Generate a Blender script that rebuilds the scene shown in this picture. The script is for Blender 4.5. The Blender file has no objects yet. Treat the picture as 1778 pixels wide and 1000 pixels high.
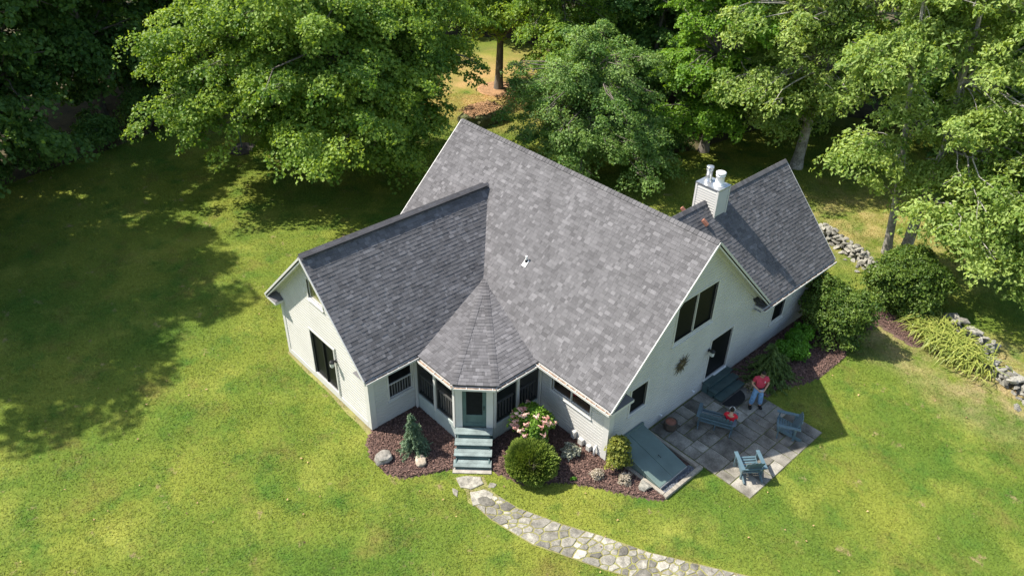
import bpy, bmesh, math, random
import numpy as np
from mathutils import Vector, Matrix, noise

rad = math.radians
random.seed(7)
rng = np.random.default_rng(7)
scene = bpy.context.scene
COL = scene.collection

# ------------------------------------------------------------------ camera
CAM = Vector((11.972, -15.959, 20.943))
YAW, PITCH, ROLL = rad(46.863), rad(-34.559), rad(1.388)
fwd = Vector((-math.sin(YAW) * math.cos(PITCH), math.cos(YAW) * math.cos(PITCH), math.sin(PITCH)))
right = Vector((math.cos(YAW), math.sin(YAW), 0))
up = right.cross(fwd)
right, up = right * math.cos(ROLL) + up * math.sin(ROLL), up * math.cos(ROLL) - right * math.sin(ROLL)
cam_data = bpy.data.cameras.new("camera")
cam = bpy.data.objects.new("camera", cam_data)
COL.objects.link(cam)
cam.matrix_world = Matrix(((right.x, up.x, -fwd.x, CAM.x), (right.y, up.y, -fwd.y, CAM.y),
                           (right.z, up.z, -fwd.z, CAM.z), (0, 0, 0, 1)))
cam_data.sensor_width = 36
cam_data.lens = 1363.454 / 1778 * 36
cam_data.clip_end = 1000
scene.camera = cam

# ------------------------------------------------------------------ light
SUN = Vector((0.490, 0.368, -0.790)).normalized()
world = bpy.data.worlds.new("World")
scene.world = world
world.use_nodes = True
nt = world.node_tree
bg = nt.nodes["Background"]
sky = nt.nodes.new("ShaderNodeTexSky")
sky.sky_type = 'NISHITA'
sky.sun_disc = False
sky.sun_elevation = math.asin(-SUN.z)
sky.sun_rotation = math.atan2(-SUN.x, -SUN.y)
sky.air_density = 1.3
sky.dust_density = 1.5
nt.links.new(sky.outputs[0], bg.inputs[0])
bg.inputs[1].default_value = 0.122
sun_data = bpy.data.lights.new("sun", 'SUN')
sun_data.energy = 5.0
sun_data.angle = rad(0.6)
sun_data.color = (1.0, 0.94, 0.83)
sun = bpy.data.objects.new("sun", sun_data)
sun.rotation_euler = SUN.to_track_quat('-Z', 'Y').to_euler()
sun.location = (-30, -25, 50)
COL.objects.link(sun)
vs = scene.view_settings
vs.view_transform = 'Standard'
vs.look = 'None'
vs.exposure = 0.78
vs.gamma = 1.0
vs.use_curve_mapping = False
scene.cycles.max_bounces = 8
scene.cycles.diffuse_bounces = 5
scene.cycles.transmission_bounces = 4

# ------------------------------------------------------------------ helpers
def link(o, parent=None):
    COL.objects.link(o)
    if parent is not None:
        o.parent = parent
    return o

def tag(o, label=None, cat=None, group=None, kind=None):
    if label: o["label"] = label
    if cat: o["category"] = cat
    if group: o["group"] = group
    if kind: o["kind"] = kind
    return o

def empty(name, loc=(0, 0, 0), rz=0.0, label=None, cat=None, group=None):
    o = bpy.data.objects.new(name, None)
    o.empty_display_size = 0.2
    o.location = loc
    o.rotation_euler = (0, 0, rz)
    link(o)
    return tag(o, label, cat, group)

class MB:
    """collects shapes; build() makes ONE mesh object"""
    def __init__(s):
        s.v, s.f, s.t = [], [], []
    def face(s, pts, tone=1.0):
        i = len(s.v)
        s.v += [tuple(p) for p in pts]
        s.f.append(tuple(range(i, i + len(pts))))
        s.t += [tone] * len(pts)
    def box(s, x0, x1, y0, y1, z0, z1, tone=1.0):
        s.obox(Matrix.Translation(((x0 + x1) / 2, (y0 + y1) / 2, (z0 + z1) / 2)), x1 - x0, y1 - y0, z1 - z0, tone)
    def obox(s, m, sx, sy, sz, tone=1.0):
        i = len(s.v)
        for z in (-.5, .5):
            for x, y in ((-.5, -.5), (.5, -.5), (.5, .5), (-.5, .5)):
                s.v.append(tuple(m @ Vector((x * sx, y * sy, z * sz))))
        s.t += [tone] * 8
        for q in ((0, 3, 2, 1), (4, 5, 6, 7), (0, 1, 5, 4), (1, 2, 6, 5), (2, 3, 7, 6), (3, 0, 4, 7)):
            s.f.append(tuple(i + k for k in q))
    def bar(s, p, q, w, h, upv=(0, 0, 1), tone=1.0):
        """box from p to q; w across, h along up"""
        p, q = Vector(p), Vector(q)
        d = q - p
        a = d.normalized()
        b = Vector(upv).cross(a)
        if b.length < 1e-5: b = Vector((1, 0, 0)).cross(a)
        b.normalize()
        c = a.cross(b)
        m = Matrix(((a.x, b.x, c.x, 0), (a.y, b.y, c.y, 0), (a.z, b.z, c.z, 0), (0, 0, 0, 1)))
        m.translation = (p + q) / 2
        s.obox(m, d.length, w, h, tone)
    def tube(s, pts, radii, n=6, cap=True):
        pts = [Vector(p) for p in pts]
        i0 = len(s.v)
        ref = Vector((0.3, 0.9, 0.2))
        for k, p in enumerate(pts):
            d = (pts[min(k + 1, len(pts) - 1)] - pts[max(k - 1, 0)]).normalized()
            b = d.cross(ref)
            if b.length < 1e-3: b = d.cross(Vector((1, 0, 0)))
            b.normalize()
            c = d.cross(b)
            for j in range(n):
                a = 2 * math.pi * j / n
                s.v.append(tuple(p + (b * math.cos(a) + c * math.sin(a)) * radii[k]))
                s.t.append(1.0)
        for k in range(len(pts) - 1):
            for j in range(n):
                a, b2 = i0 + k * n + j, i0 + k * n + (j + 1) % n
                s.f.append((a, a + n, b2 + n, b2))
        if cap:
            s.f.append(tuple(i0 + j for j in range(n)))
            s.f.append(tuple(i0 + (len(pts) - 1) * n + j for j in reversed(range(n))))
    def lathe(s, prof, n=16, c=(0, 0, 0)):
        i0 = len(s.v)
        for r, z in prof:
            for j in range(n):
                a = 2 * math.pi * j / n
                s.v.append((c[0] + r * math.cos(a), c[1] + r * math.sin(a), c[2] + z))
                s.t.append(1.0)
        for k in range(len(prof) - 1):
            for j in range(n):
                a, b = i0 + k * n + j, i0 + k * n + (j + 1) % n
                s.f.append((a, b, b + n, a + n))
        s.f.append(tuple(i0 + j for j in reversed(range(n))))
        s.f.append(tuple(i0 + (len(prof) - 1) * n + j for j in range(n)))
    def prism(s, poly, z0, z1, tone=1.0, top=None):
        """vertical prism over a CCW plan polygon; top = shrunken polygon for a bevel"""
        i0 = len(s.v); n = len(poly)
        zs = [(poly, z0), (poly, z1)] if top is None else [(poly, z0), (poly, z1 - top[1]), (top[0], z1)]
        for pl, z in zs:
            for x, y in pl:
                s.v.append((x, y, z)); s.t.append(tone)
        for k in range(len(zs) - 1):
            for j in range(n):
                a, b = i0 + k * n + j, i0 + k * n + (j + 1) % n
                s.f.append((a, b, b + n, a + n))
        s.f.append(tuple(i0 + j for j in reversed(range(n))))
        s.f.append(tuple(i0 + (len(zs) - 1) * n + j for j in range(n)))
    def mesh(s, name, mat, smooth=False):
        me = bpy.data.meshes.new(name)
        me.from_pydata(s.v, [], s.f)
        if mat: me.materials.append(mat)
        at = me.attributes.new("tone", 'FLOAT', 'POINT')
        at.data.foreach_set("value", np.array(s.t, dtype=np.float32))
        if smooth:
            me.polygons.foreach_set("use_smooth", [True] * len(me.polygons))
        me.update()
        return me
    def build(s, name, mat, parent=None, smooth=False, loc=None, bevel=0):
        o = bpy.data.objects.new(name, s.mesh(name, mat, smooth))
        if loc is not None: o.location = loc
        if bevel:
            b = o.modifiers.new("bevel", 'BEVEL'); b.width = bevel; b.segments = 1; b.limit_method = 'ANGLE'
        return link(o, parent)

def copy_tree(o, parent=None):
    c = o.copy()
    COL.objects.link(c)
    c.parent = parent
    for ch in list(o.children):
        copy_tree(ch, c)
    return c

# ------------------------------------------------------------------ materials
def new_mat(name):
    m = bpy.data.materials.new(name)
    m.use_nodes = True
    return m, m.node_tree.nodes, m.node_tree.links, m.node_tree.nodes["Principled BSDF"]

def mixc(N, L, a, b, fac, mode='MIX'):
    n = N.new("ShaderNodeMix"); n.data_type = 'RGBA'; n.blend_type = mode
    for sock, val in ((n.inputs[6], a), (n.inputs[7], b), (n.inputs[0], fac)):
        if isinstance(val, (tuple, list)): sock.default_value = (*val[:3], 1)
        elif isinstance(val, (int, float)): sock.default_value = val
        else: L.new(val, sock)
    return n.outputs[2]

def noisef(N, L, co, scale, detail=3, rough=.55, lo=.3, hi=.7):
    n = N.new("ShaderNodeTexNoise")
    n.inputs["Scale"].default_value = scale
    n.inputs["Detail"].default_value = detail
    n.inputs["Roughness"].default_value = rough
    if co is not None: L.new(co, n.inputs["Vector"])
    r = N.new("ShaderNodeMapRange")
    r.inputs[1].default_value = lo; r.inputs[2].default_value = hi
    L.new(n.outputs["Fac"], r.inputs[0])
    return r.outputs[0]

def M(name, col, rough=.8, var=.2, scale=3.0, bump=0.0, bscale=40.0, spec=.3, metal=0.0, tone=False,
      col2=None, rnd=0.0, fine=0.0, stretch=None):
    """procedural material: base colour varied by noise, optional per-piece tone and bump"""
    m, N, L, P = new_mat(name)
    tc = N.new("ShaderNodeTexCoord")
    co = tc.outputs["Object"]
    if rnd:                                    # shift the pattern from piece to piece
        oi = N.new("ShaderNodeObjectInfo")
        ad = N.new("ShaderNodeVectorMath"); ad.operation = 'ADD'
        ml = N.new("ShaderNodeMath"); ml.operation = 'MULTIPLY'; ml.inputs[1].default_value = 40
        L.new(oi.outputs["Random"], ml.inputs[0]); L.new(co, ad.inputs[0]); L.new(ml.outputs[0], ad.inputs[1])
        co = ad.outputs[0]
    if stretch:
        mp = N.new("ShaderNodeMapping"); mp.inputs["Scale"].default_value = stretch
        L.new(co, mp.inputs[0]); co = mp.outputs[0]
    a = tuple(c * (1 - var) for c in col)
    b = tuple(min(1, c * (1 + var)) for c in (col2 or col))
    c = mixc(N, L, a, b, noisef(N, L, co, scale, 4))
    if fine:
        f = noisef(N, L, co, bscale, 3, .6)
        c = mixc(N, L, c, mixc(N, L, (1 - fine,) * 3, (1 + fine,) * 3, f), 1.0, 'MULTIPLY')
    if rnd:
        r = N.new("ShaderNodeMapRange"); r.inputs[3].default_value = 1 - rnd; r.inputs[4].default_value = 1 + rnd
        L.new(oi.outputs["Random"], r.inputs[0])
        c = mixc(N, L, c, r.outputs[0], 1.0, 'MULTIPLY')
    if tone:
        at = N.new("ShaderNodeAttribute"); at.attribute_name = "tone"
        c = mixc(N, L, c, at.outputs["Fac"], 1.0, 'MULTIPLY')
    L.new(c, P.inputs["Base Color"])
    P.inputs["Roughness"].default_value = rough
    P.inputs["Specular IOR Level"].default_value = spec
    P.inputs["Metallic"].default_value = metal
    if bump:
        bn = N.new("ShaderNodeBump"); bn.inputs["Strength"].default_value = bump; bn.inputs["Distance"].default_value = .02
        nz = N.new("ShaderNodeTexNoise"); nz.inputs["Scale"].default_value = bscale; nz.inputs["Detail"].default_value = 4
        L.new(co, nz.inputs["Vector"]); L.new(nz.outputs["Fac"], bn.inputs["Height"]); L.new(bn.outputs[0], P.inputs["Normal"])
    return m

def grass_colour(N, L):
    """lawn colour by place: long greens, yellow greens, dry patches (shared by turf and blades)"""
    g = N.new("ShaderNodeNewGeometry")
    co = g.outputs["Position"]
    c = mixc(N, L, (.086, .147, .021), (.200, .224, .036), noisef(N, L, co, .14, 3, .55, .36, .64))
    c = mixc(N, L, c, (.285, .295, .058), noisef(N, L, co, .4, 4, .6, .52, .82))
    c = mixc(N, L, c, (.066, .138, .020), noisef(N, L, co, .7, 5, .62, .5, .72))
    sh1 = N.new("ShaderNodeVectorMath"); sh1.operation = 'ADD'; sh1.inputs[1].default_value = (31, 17, 0)
    L.new(co, sh1.inputs[0])
    c = mixc(N, L, c, (.165, .135, .04), noisef(N, L, sh1.outputs[0], .5, 6, .7, .54, .8))
    d = noisef(N, L, co, 1.1, 5, .72, .62, .73)
    c = mixc(N, L, c, (.29, .22, .12), d)
    for (px, py, r0, r1, colr) in ((-1.5, 23.5, 7, 2, (.34, .28, .11)), (7.5, 15.2, 4, 1, (.36, .27, .15)), (3.5, 14.6, 2.6, .6, (.33, .26, .13))):
        sd_ = N.new("ShaderNodeVectorMath"); sd_.operation = 'DISTANCE'
        L.new(co, sd_.inputs[0]); sd_.inputs[1].default_value = (px, py, 0)
        m2 = N.new("ShaderNodeMapRange"); m2.inputs[1].default_value = r0; m2.inputs[2].default_value = r1
        L.new(sd_.outputs["Value"], m2.inputs[0])
        m3 = N.new("ShaderNodeMath"); m3.operation = 'MULTIPLY'
        L.new(m2.outputs[0], m3.inputs[0]); L.new(noisef(N, L, co, .8, 4, .65, .35, .65), m3.inputs[1])
        c = mixc(N, L, c, colr, m3.outputs[0])
    # the far clearing behind the house is burnt dry and strewn with pine needles
    sx = N.new("ShaderNodeVectorMath"); sx.operation = 'DISTANCE'
    L.new(co, sx.inputs[0]); sx.inputs[1].default_value = (-31, 22, 0)
    mr = N.new("ShaderNodeMapRange"); mr.inputs[1].default_value = 10; mr.inputs[2].default_value = 3
    L.new(sx.outputs["Value"], mr.inputs[0])
    mu = N.new("ShaderNodeMath"); mu.operation = 'MULTIPLY'
    L.new(mr.outputs[0], mu.inputs[0]); L.new(noisef(N, L, co, .5, 4, .6, .25, .6), mu.inputs[1])
    c = mixc(N, L, c, (.42, .28, .12), mu.outputs[0])
    fine = mixc(N, L, (.8,) * 3, (1.18,) * 3, noisef(N, L, co, 9, 4, .7))
    return mixc(N, L, c, fine, 1.0, 'MULTIPLY'), co

def mat_turf():
    m, N, L, P = new_mat("turf")
    c, co = grass_colour(N, L)
    L.new(mixc(N, L, c, (.95, .95, .95), 1.0, 'MULTIPLY'), P.inputs["Base Color"])
    P.inputs["Roughness"].default_value = .95
    P.inputs["Specular IOR Level"].default_value = .1
    bn = N.new("ShaderNodeBump"); bn.inputs["Strength"].default_value = .9; bn.inputs["Distance"].default_value = .06
    nz = N.new("ShaderNodeTexNoise"); nz.inputs["Scale"].default_value = 14; nz.inputs["Detail"].default_value = 6
    L.new(co, nz.inputs["Vector"]); L.new(nz.outputs["Fac"], bn.inputs["Height"]); L.new(bn.outputs[0], P.inputs["Normal"])
    return m

def mat_leaf(name, dark, light, trans=.35, rough=.5, spec=.35, grass=False):
    m, N, L, P = new_mat(name)
    if grass:
        c, _ = grass_colour(N, L)
        at = N.new("ShaderNodeAttribute"); at.attribute_name = "tone"
        c = mixc(N, L, c, at.outputs["Fac"], 1.0, 'MULTIPLY')
    else:
        at = N.new("ShaderNodeAttribute"); at.attribute_name = "tone"
        c = mixc(N, L, dark, light, at.outputs["Fac"])
    L.new(c, P.inputs["Base Color"])
    P.inputs["Roughness"].default_value = rough
    P.inputs["Specular IOR Level"].default_value = spec
    tr = N.new("ShaderNodeBsdfTranslucent")
    L.new(mixc(N, L, c, (1.25, 1.15, .55), 1.0, 'MULTIPLY'), tr.inputs[0])
    mx = N.new("ShaderNodeMixShader"); mx.inputs[0].default_value = trans
    L.new(P.outputs[0], mx.inputs[1]); L.new(tr.outputs[0], mx.inputs[2])
    L.new(mx.outputs[0], N["Material Output"].inputs[0])
    return m

def mat_screen(name, opacity):
    m, N, L, P = new_mat(name)
    P.inputs["Base Color"].default_value = (.012, .013, .014, 1)
    P.inputs["Roughness"].default_value = .7
    P.inputs["Specular IOR Level"].default_value = .1
    tr = N.new("ShaderNodeBsdfTransparent")
    mx = N.new("ShaderNodeMixShader"); mx.inputs[0].default_value = opacity
    L.new(tr.outputs[0], mx.inputs[1]); L.new(P.outputs[0], mx.inputs[2])
    L.new(mx.outputs[0], N["Material Output"].inputs[0])
    return m

m_siding = M("siding_paint", (.51, .50, .475), .6, .06, 1.2, .05, 60, fine=.05)
m_trim = M("trim_paint", (.57, .56, .54), .5, .05, 2.0, 0)
m_green = M("green_trim_paint", (.075, .125, .122), .55, .18, 3.0, .1, 50, fine=.12)
m_greygreen = M("pale_green_paint", (.42, .47, .45), .6, .08, 2.0)
m_shingle = M("asphalt_shingle", (.138, .134, .140), .98, .10, 1.1, .12, 90, spec=.0, tone=True, fine=.22)
m_deck = M("roof_felt", (.04, .04, .045), .95, .2, 2)
m_found = M("foundation_concrete", (.34, .31, .27), .9, .25, 3, .2, 40, fine=.2)
m_glass = M("dark_screened_glass", (.008, .009, .010), .45, .1, 2, spec=.12)
m_clear, _N, _L, _P = new_mat("window_glass")
_P.inputs["Base Color"].default_value = (.02, .025, .028, 1); _P.inputs["Roughness"].default_value = .04
_t = _N.new("ShaderNodeBsdfTransparent"); _x = _N.new("ShaderNodeMixShader"); _x.inputs[0].default_value = .35
_L.new(_t.outputs[0], _x.inputs[1]); _L.new(_P.outputs[0], _x.inputs[2]); _L.new(_x.outputs[0], _N["Material Output"].inputs[0])
m_screen = mat_screen("insect_screen", .64)
m_debris = M("gutter_debris", (.20, .13, .085), .95, .4, 8, .3, 60, col2=(.3, .22, .16))
m_metal = M("galvanised_metal", (.55, .56, .57), .38, .15, 5, metal=.85)
m_black = M("black_metal", (.02, .021, .023), .5, .2, 5)
m_lampglass = M("lamp_glass", (.55, .56, .55), .15, .1, 4)
m_brick = M("brick_red", (.36, .16, .11), .9, .2, 6, .2, 60)
m_white = M("white_plastic", (.8, .8, .8), .4, .05, 4)
m_flag = M("bluestone_flag", (.160, .145, .12), .85, .45, 1.6, .25, 30, tone=True, fine=.3, rnd=.18, col2=(.225, .21, .18))
m_pathstone = M("fieldstone_path", (.255, .238, .20), .85, .4, 5, .5, 22, tone=True, fine=.25, rnd=.25)
m_wallstone = M("fieldstone_wall", (.235, .225, .195), .9, .45, 4, .5, 18, fine=.3, rnd=.3)
m_boulder = M("boulder_granite", (.27, .25, .22), .9, .4, 1.6, .6, 9, fine=.3)
m_needles = M("pine_needles", (.33, .19, .10), .95, .4, 6, .4, 40, tone=True)
m_joint = M("mossy_joint_sand", (.085, .085, .045), .95, .5, 3, .4, 50, col2=(.13, .15, .035))
m_soil = M("path_soil", (.30, .255, .13), .95, .35, 2.5, .5, 30, col2=(.2, .2, .06))
m_mulch = M("bark_mulch", (.10, .062, .052), .95, .45, 7, .8, 45, fine=.4)
m_chip = M("bark_chip", (.165, .10, .082), .9, .3, 9, tone=True)
m_gravel = M("grey_gravel", (.14, .15, .17), .9, .5, 30, .6, 60, tone=True)
m_timber = M("weathered_timber", (.30, .27, .225), .9, .3, 3, .4, 25, fine=.3, stretch=(1, 6, 6))
m_teal = M("bulkhead_teal_paint", (.12, .168, .155), .42, .18, 1.5, .05, 40, spec=.45, fine=.08)
m_chair = M("blue_grey_furniture_paint", (.09, .148, .18), .28, .12, 6, spec=.9, fine=.08)
m_terra = M("terracotta", (.24, .105, .07), .9, .25, 6, .2, 50)
m_stone_pot = M("brown_glaze", (.085, .065, .05), .6, .3, 6)
m_rubber = M("black_rubber", (.018, .018, .019), .8, .3, 12, .3, 60)
m_bark = M("grey_bark", (.155, .135, .115), .95, .4, 2.5, .9, 12, fine=.35, stretch=(2, 2, .5))
m_palebark = M("pale_lichen_bark", (.30, .28, .25), .95, .45, 2.6, .9, 10, fine=.35)
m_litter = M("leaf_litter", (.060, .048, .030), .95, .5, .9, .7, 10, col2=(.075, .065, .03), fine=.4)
m_soilring = M("dark_ring_soil", (.055, .048, .042), .95, .4, 4, .5, 30)
m_skin = M("skin", (.50, .29, .20), .55, .06, 8)
m_red = M("red_cotton", (.52, .05, .085), .85, .14, 10, .2, 60)
m_red2 = M("bright_red_cotton", (.62, .02, .04), .85, .1, 10)
m_denim = M("blue_denim", (.19, .34, .55), .85, .3, 9, .2, 80, fine=.15)
m_hair = M("dark_hair", (.018, .014, .011), .6, .3, 20)
m_shoe = M("black_leather", (.015, .015, .016), .5, .2, 10)

m_maple = mat_leaf("maple_leaf", (.090, .20, .026), (.34, .47, .075), .48)
m_wood = mat_leaf("woodland_leaf", (.06, .15, .036), (.21, .36, .075), .42)
m_apple = mat_leaf("apple_leaf", (.075, .185, .03), (.31, .45, .13), .44)
m_bright = mat_leaf("bright_maple_leaf", (.075, .19, .014), (.25, .42, .04), .45)
m_hick = mat_leaf("hickory_leaf", (.13, .24, .035), (.46, .57, .16), .46)
m_lilac = mat_leaf("lilac_leaf", (.045, .105, .014), (.18, .26, .04), .32)
m_azalea = mat_leaf("azalea_leaf", (.07, .20, .012), (.16, .36, .03), .3)
m_spruce = mat_leaf("spruce_needle", (.07, .13, .075), (.20, .29, .17), .2)
m_hem = mat_leaf("hemlock_needle", (.045, .10, .025), (.18, .26, .07), .28)
m_globe = mat_leaf("arborvitae_scale", (.06, .12, .018), (.22, .29, .05), .25)
m_lily = mat_leaf("daylily_blade", (.13, .19, .03), (.42, .45, .11), .3)
m_hyd = mat_leaf("hydrangea_leaf", (.08, .19, .015), (.24, .40, .05), .35)
m_petal = mat_leaf("pink_petal", (.60, .30, .27), (.92, .74, .68), .3)
m_sedum = mat_leaf("sedum_flower", (.28, .26, .18), (.62, .52, .44), .2)
m_silver = mat_leaf("silver_leaf", (.20, .23, .17), (.55, .55, .45), .2)
m_corner = mat_leaf("variegated_leaf", (.09, .13, .015), (.38, .38, .07), .3)
m_grass = mat_leaf("grass_blade", None, None, .35, .6, .25, grass=True)

# ------------------------------------------------------------------ leaves, shrubs and trees
def leaf_mesh(name, P, Nr, size, tone, mat, aspect=.55, droop=0.0, fold=.18, along=None):
    n = len(P)
    Nr = Nr / np.maximum(np.linalg.norm(Nr, axis=1, keepdims=True), 1e-6)
    t = rng.normal(size=(n, 3)) if along is None else along + rng.normal(size=(n, 3)) * .25
    t[:, 2] -= droop
    t -= Nr * np.sum(t * Nr, 1, keepdims=True)
    t /= np.maximum(np.linalg.norm(t, axis=1, keepdims=True), 1e-6)
    b = np.cross(Nr, t)
    s = size[:, None]
    base = P - t * s * .5
    tip = P + t * s * .5
    mid = P - t * s * .05
    lv = mid + b * s * aspect * .5 + Nr * s * fold
    rv = mid - b * s * aspect * .5 + Nr * s * fold
    V = np.stack([base, rv, tip, lv], 1).reshape(-1, 3).astype(np.float32)
    i = (np.arange(n) * 4)[:, None]
    F = np.concatenate([i, i + 1, i + 2, i, i + 2, i + 3], 1).reshape(-1).astype(np.int32)
    me = bpy.data.meshes.new(name)
    me.vertices.add(4 * n); me.vertices.foreach_set("co", V.reshape(-1))
    me.loops.add(6 * n); me.loops.foreach_set("vertex_index", F)
    me.polygons.add(2 * n); me.polygons.foreach_set("loop_start", np.arange(2 * n, dtype=np.int32) * 3)
    me.update(calc_edges=True)
    me.attributes.new("tone", 'FLOAT', 'POINT').data.foreach_set("value", np.repeat(np.clip(tone, 0, 1.6), 4).astype(np.float32))
    me.materials.append(mat)
    return me

def crown_points(lobes, per, rc, flat=.4, shell=.62, boughs=0):
    """umbrella-shaped clumps of leaves spread through the lobes"""
    C, P, Nn, T = [], [], [], []
    for (cx, cy, cz, rx, ry, rz, k) in lobes:
        d = rng.normal(size=(k, 3)); d /= np.linalg.norm(d, axis=1, keepdims=True)
        d[:, 2] = np.where(d[:, 2] < -.65, -d[:, 2], d[:, 2])
        r = shell + (1 - shell) * rng.random(k) ** .6
        r[: k // 5] *= .6
        c = np.array([cx, cy, cz]) + d * r[:, None] * np.array([rx, ry, rz])
        if boughs:                              # gather most clumps on separate boughs that leave gaps between them
            nb = max(5, k // boughs)
            bd = rng.normal(size=(nb, 3)); bd /= np.linalg.norm(bd, axis=1, keepdims=True)
            bd[:, 2] = np.where(bd[:, 2] < -.6, -bd[:, 2], bd[:, 2])
            bc = np.array([cx, cy, cz]) + bd * rng.uniform(.5, 1.2, nb)[:, None] * np.array([rx, ry, rz])
            i0 = k // 5
            pick = rng.integers(0, nb, k - i0)
            c[i0:] = bc[pick] + rng.normal(size=(k - i0, 3)) * rc * np.array([1.05, 1.05, .5])
            d[i0:] = bd[pick]
        for q, dq in zip(c, d):
            m = max(6, int(per * rng.uniform(.6, 1.4)))
            R_ = rc * rng.uniform(.65, 1.35)
            a = rng.random(m) * 2 * np.pi
            u = np.sqrt(rng.random(m)) * (1 + .25 * np.sin(a * 3 + rng.random() * 6))
            lo = np.stack([np.cos(a) * u, np.sin(a) * u, -flat * u * u * .8 + rng.normal(size=m) * flat * .28], 1) * R_
            tilt = dq * np.array([1, 1, .3])
            lo[:, 2] -= (lo[:, 0] * tilt[0] + lo[:, 1] * tilt[1]) * .35
            P.append(q + lo)
            nn = rng.normal(size=(m, 3)) * .55 + np.array([0, 0, .75]) + lo / R_ * .45 + tilt * .45
            Nn.append(nn)
            T.append(np.clip(.45 + rng.normal() * .16 + rng.normal(size=m) * .2, 0, 1.1))
        C.append(c)
    return np.concatenate(C), np.concatenate(P), np.concatenate(Nn), np.concatenate(T)

def branch(mb, p, q, r0, r1, sag=.15, n=5, seg=5):
    p, q = Vector(p), Vector(q)
    d = q - p
    side = Vector((random.uniform(-1, 1), random.uniform(-1, 1), 0)) * d.length * .08
    pts = []
    for k in range(seg + 1):
        t = k / seg
        pts.append(p + d * t + Vector((0, 0, 1)) * (math.sin(t * math.pi) * sag * d.length) + side * math.sin(t * math.pi * 2)
                   + Vector([random.uniform(-1, 1) for _ in range(3)]) * d.length * .018 * (0 < k < seg))
    mb.tube(pts, [r0 + (r1 - r0) * (k / seg) for k in range(seg + 1)], n, cap=False)

def tree_parts(trunk_pts, trunk_r, lobes, per, rc, leaf, leafmat, bark, limbs=.6, aspect=.6, droop=.2, flat=.4, shell=.62):
    tb = MB()
    pts = [Vector(p) for p in trunk_pts]
    fl = [pts[0] + Vector((0, 0, -.1)), pts[0] + Vector((0, 0, .05))] + [pts[0].lerp(pts[1], .25)] + pts[1:]
    n = len(fl)
    rs = [trunk_r * 1.55, trunk_r * 1.3] + [trunk_r * (1 - .72 * (k / (n - 3))) for k in range(n - 2)]
    tb.tube(fl, rs, 10)
    C, P, Nn, T = crown_points(lobes, per, rc, flat, shell, 5)
    bb = MB()
    for c in C:
        if random.random() > limbs: continue
        c = Vector(c)
        best = min(range(1, len(pts)), key=lambda k: (pts[k] - c).length + max(0, pts[k].z - c.z) * .8)
        s = pts[best]
        L_ = (c - s).length
        branch(bb, s, c, max(.03, trunk_r * .22 * min(1, L_ / 5)), .014, .1)
        for _ in range(3):
            e = c + Vector([random.uniform(-1, 1), random.uniform(-1, 1), random.uniform(-.3, .25)]) * rc
            branch(bb, s.lerp(c, .8), e, .02, .006, .05, 4, 3)
    size = leaf * rng.uniform(.6, 1.35, len(P))
    return (tb.mesh("trunk", bark, True), bb.mesh("limbs", bark, True) if bb.v else None,
            leaf_mesh("crown", P, Nn, size, T, leafmat, aspect, droop))

def put_tree(name, meshes, loc, rz=0, s=1.0, label=None, group=None, cat="tree", sz=None):
    e = empty(name, loc, rz, label, cat, group)
    e.scale = (s, s, sz or s)
    for nm, me in zip(("trunk", "limbs", "crown"), meshes):
        if me is not None:
            link(bpy.data.objects.new(nm, me), e)
    return e

def shrub(name, loc, R3, n, leaf, mat, label, cat="shrub", aspect=.5, clumps=40, droop=.1, stems=6, seed_tone=.45, group=None, flat=.5, rc=.35):
    e = empty(name, loc, random.random() * 6, label, cat, group)
    rx, ry, rz = R3
    lobs = [(0, 0, rz * .9, rx * .72, ry * .72, rz * .72, clumps // 2)]
    for q in range(5):
        a = q * 1.2566 + random.uniform(-.4, .4); u = random.uniform(.3, .6); k_ = random.uniform(.35, .55)
        lobs.append((math.cos(a) * rx * u, math.sin(a) * ry * u, rz * random.uniform(.5, 1.35), rx * k_, ry * k_, rz * k_ * 1.1, clumps // 9))
    C, P, Nn, T = crown_points(lobs, max(6, n // clumps), min(R3) * rc, flat, .7)
    keep = P[:, 2] > .02
    P, Nn, T = P[keep], Nn[keep], T[keep] + (seed_tone - .45)
    link(bpy.data.objects.new("foliage", leaf_mesh("foliage", P, Nn, leaf * rng.uniform(.6, 1.3, len(P)), T, mat, aspect, droop)), e)
    sb = MB()
    for k in range(stems):
        a = k / stems * 6.28 + random.random()
        branch(sb, (random.uniform(-.08, .08), random.uniform(-.08, .08), -.05), (math.cos(a) * rx * .55, math.sin(a) * ry * .55, rz * 1.25), .03, .01)
    sb.build("stem", m_bark, e, True)
    return e

# ------------------------------------------------------------------ the setting
def inside(poly, X, Y):
    r = np.zeros(len(X), bool)
    n = len(poly)
    for i in range(n):
        x1, y1 = poly[i]; x2, y2 = poly[(i + 1) % n]
        c = ((y1 > Y) != (y2 > Y)) & (X < (x2 - x1) * (Y - y1) / (y2 - y1 + 1e-12) + x1)
        r ^= c
    return r

g = MB()
g.face([(-320, -220, 0), (220, -220, 0), (220, 320, 0), (-320, 320, 0)])
lawn = g.build("lawn", mat_turf())
tag(lawn, "wide mown lawn in patchy yellow and deep green around the house", kind="structure")

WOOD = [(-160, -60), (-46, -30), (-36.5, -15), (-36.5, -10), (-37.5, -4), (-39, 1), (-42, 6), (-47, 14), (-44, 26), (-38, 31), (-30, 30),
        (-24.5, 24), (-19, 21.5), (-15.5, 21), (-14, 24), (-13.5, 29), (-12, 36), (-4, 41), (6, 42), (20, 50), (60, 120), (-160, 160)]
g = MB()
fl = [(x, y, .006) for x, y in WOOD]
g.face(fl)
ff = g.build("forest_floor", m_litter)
tag(ff, "dark leaf littered ground under the woods", kind="structure")

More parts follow.
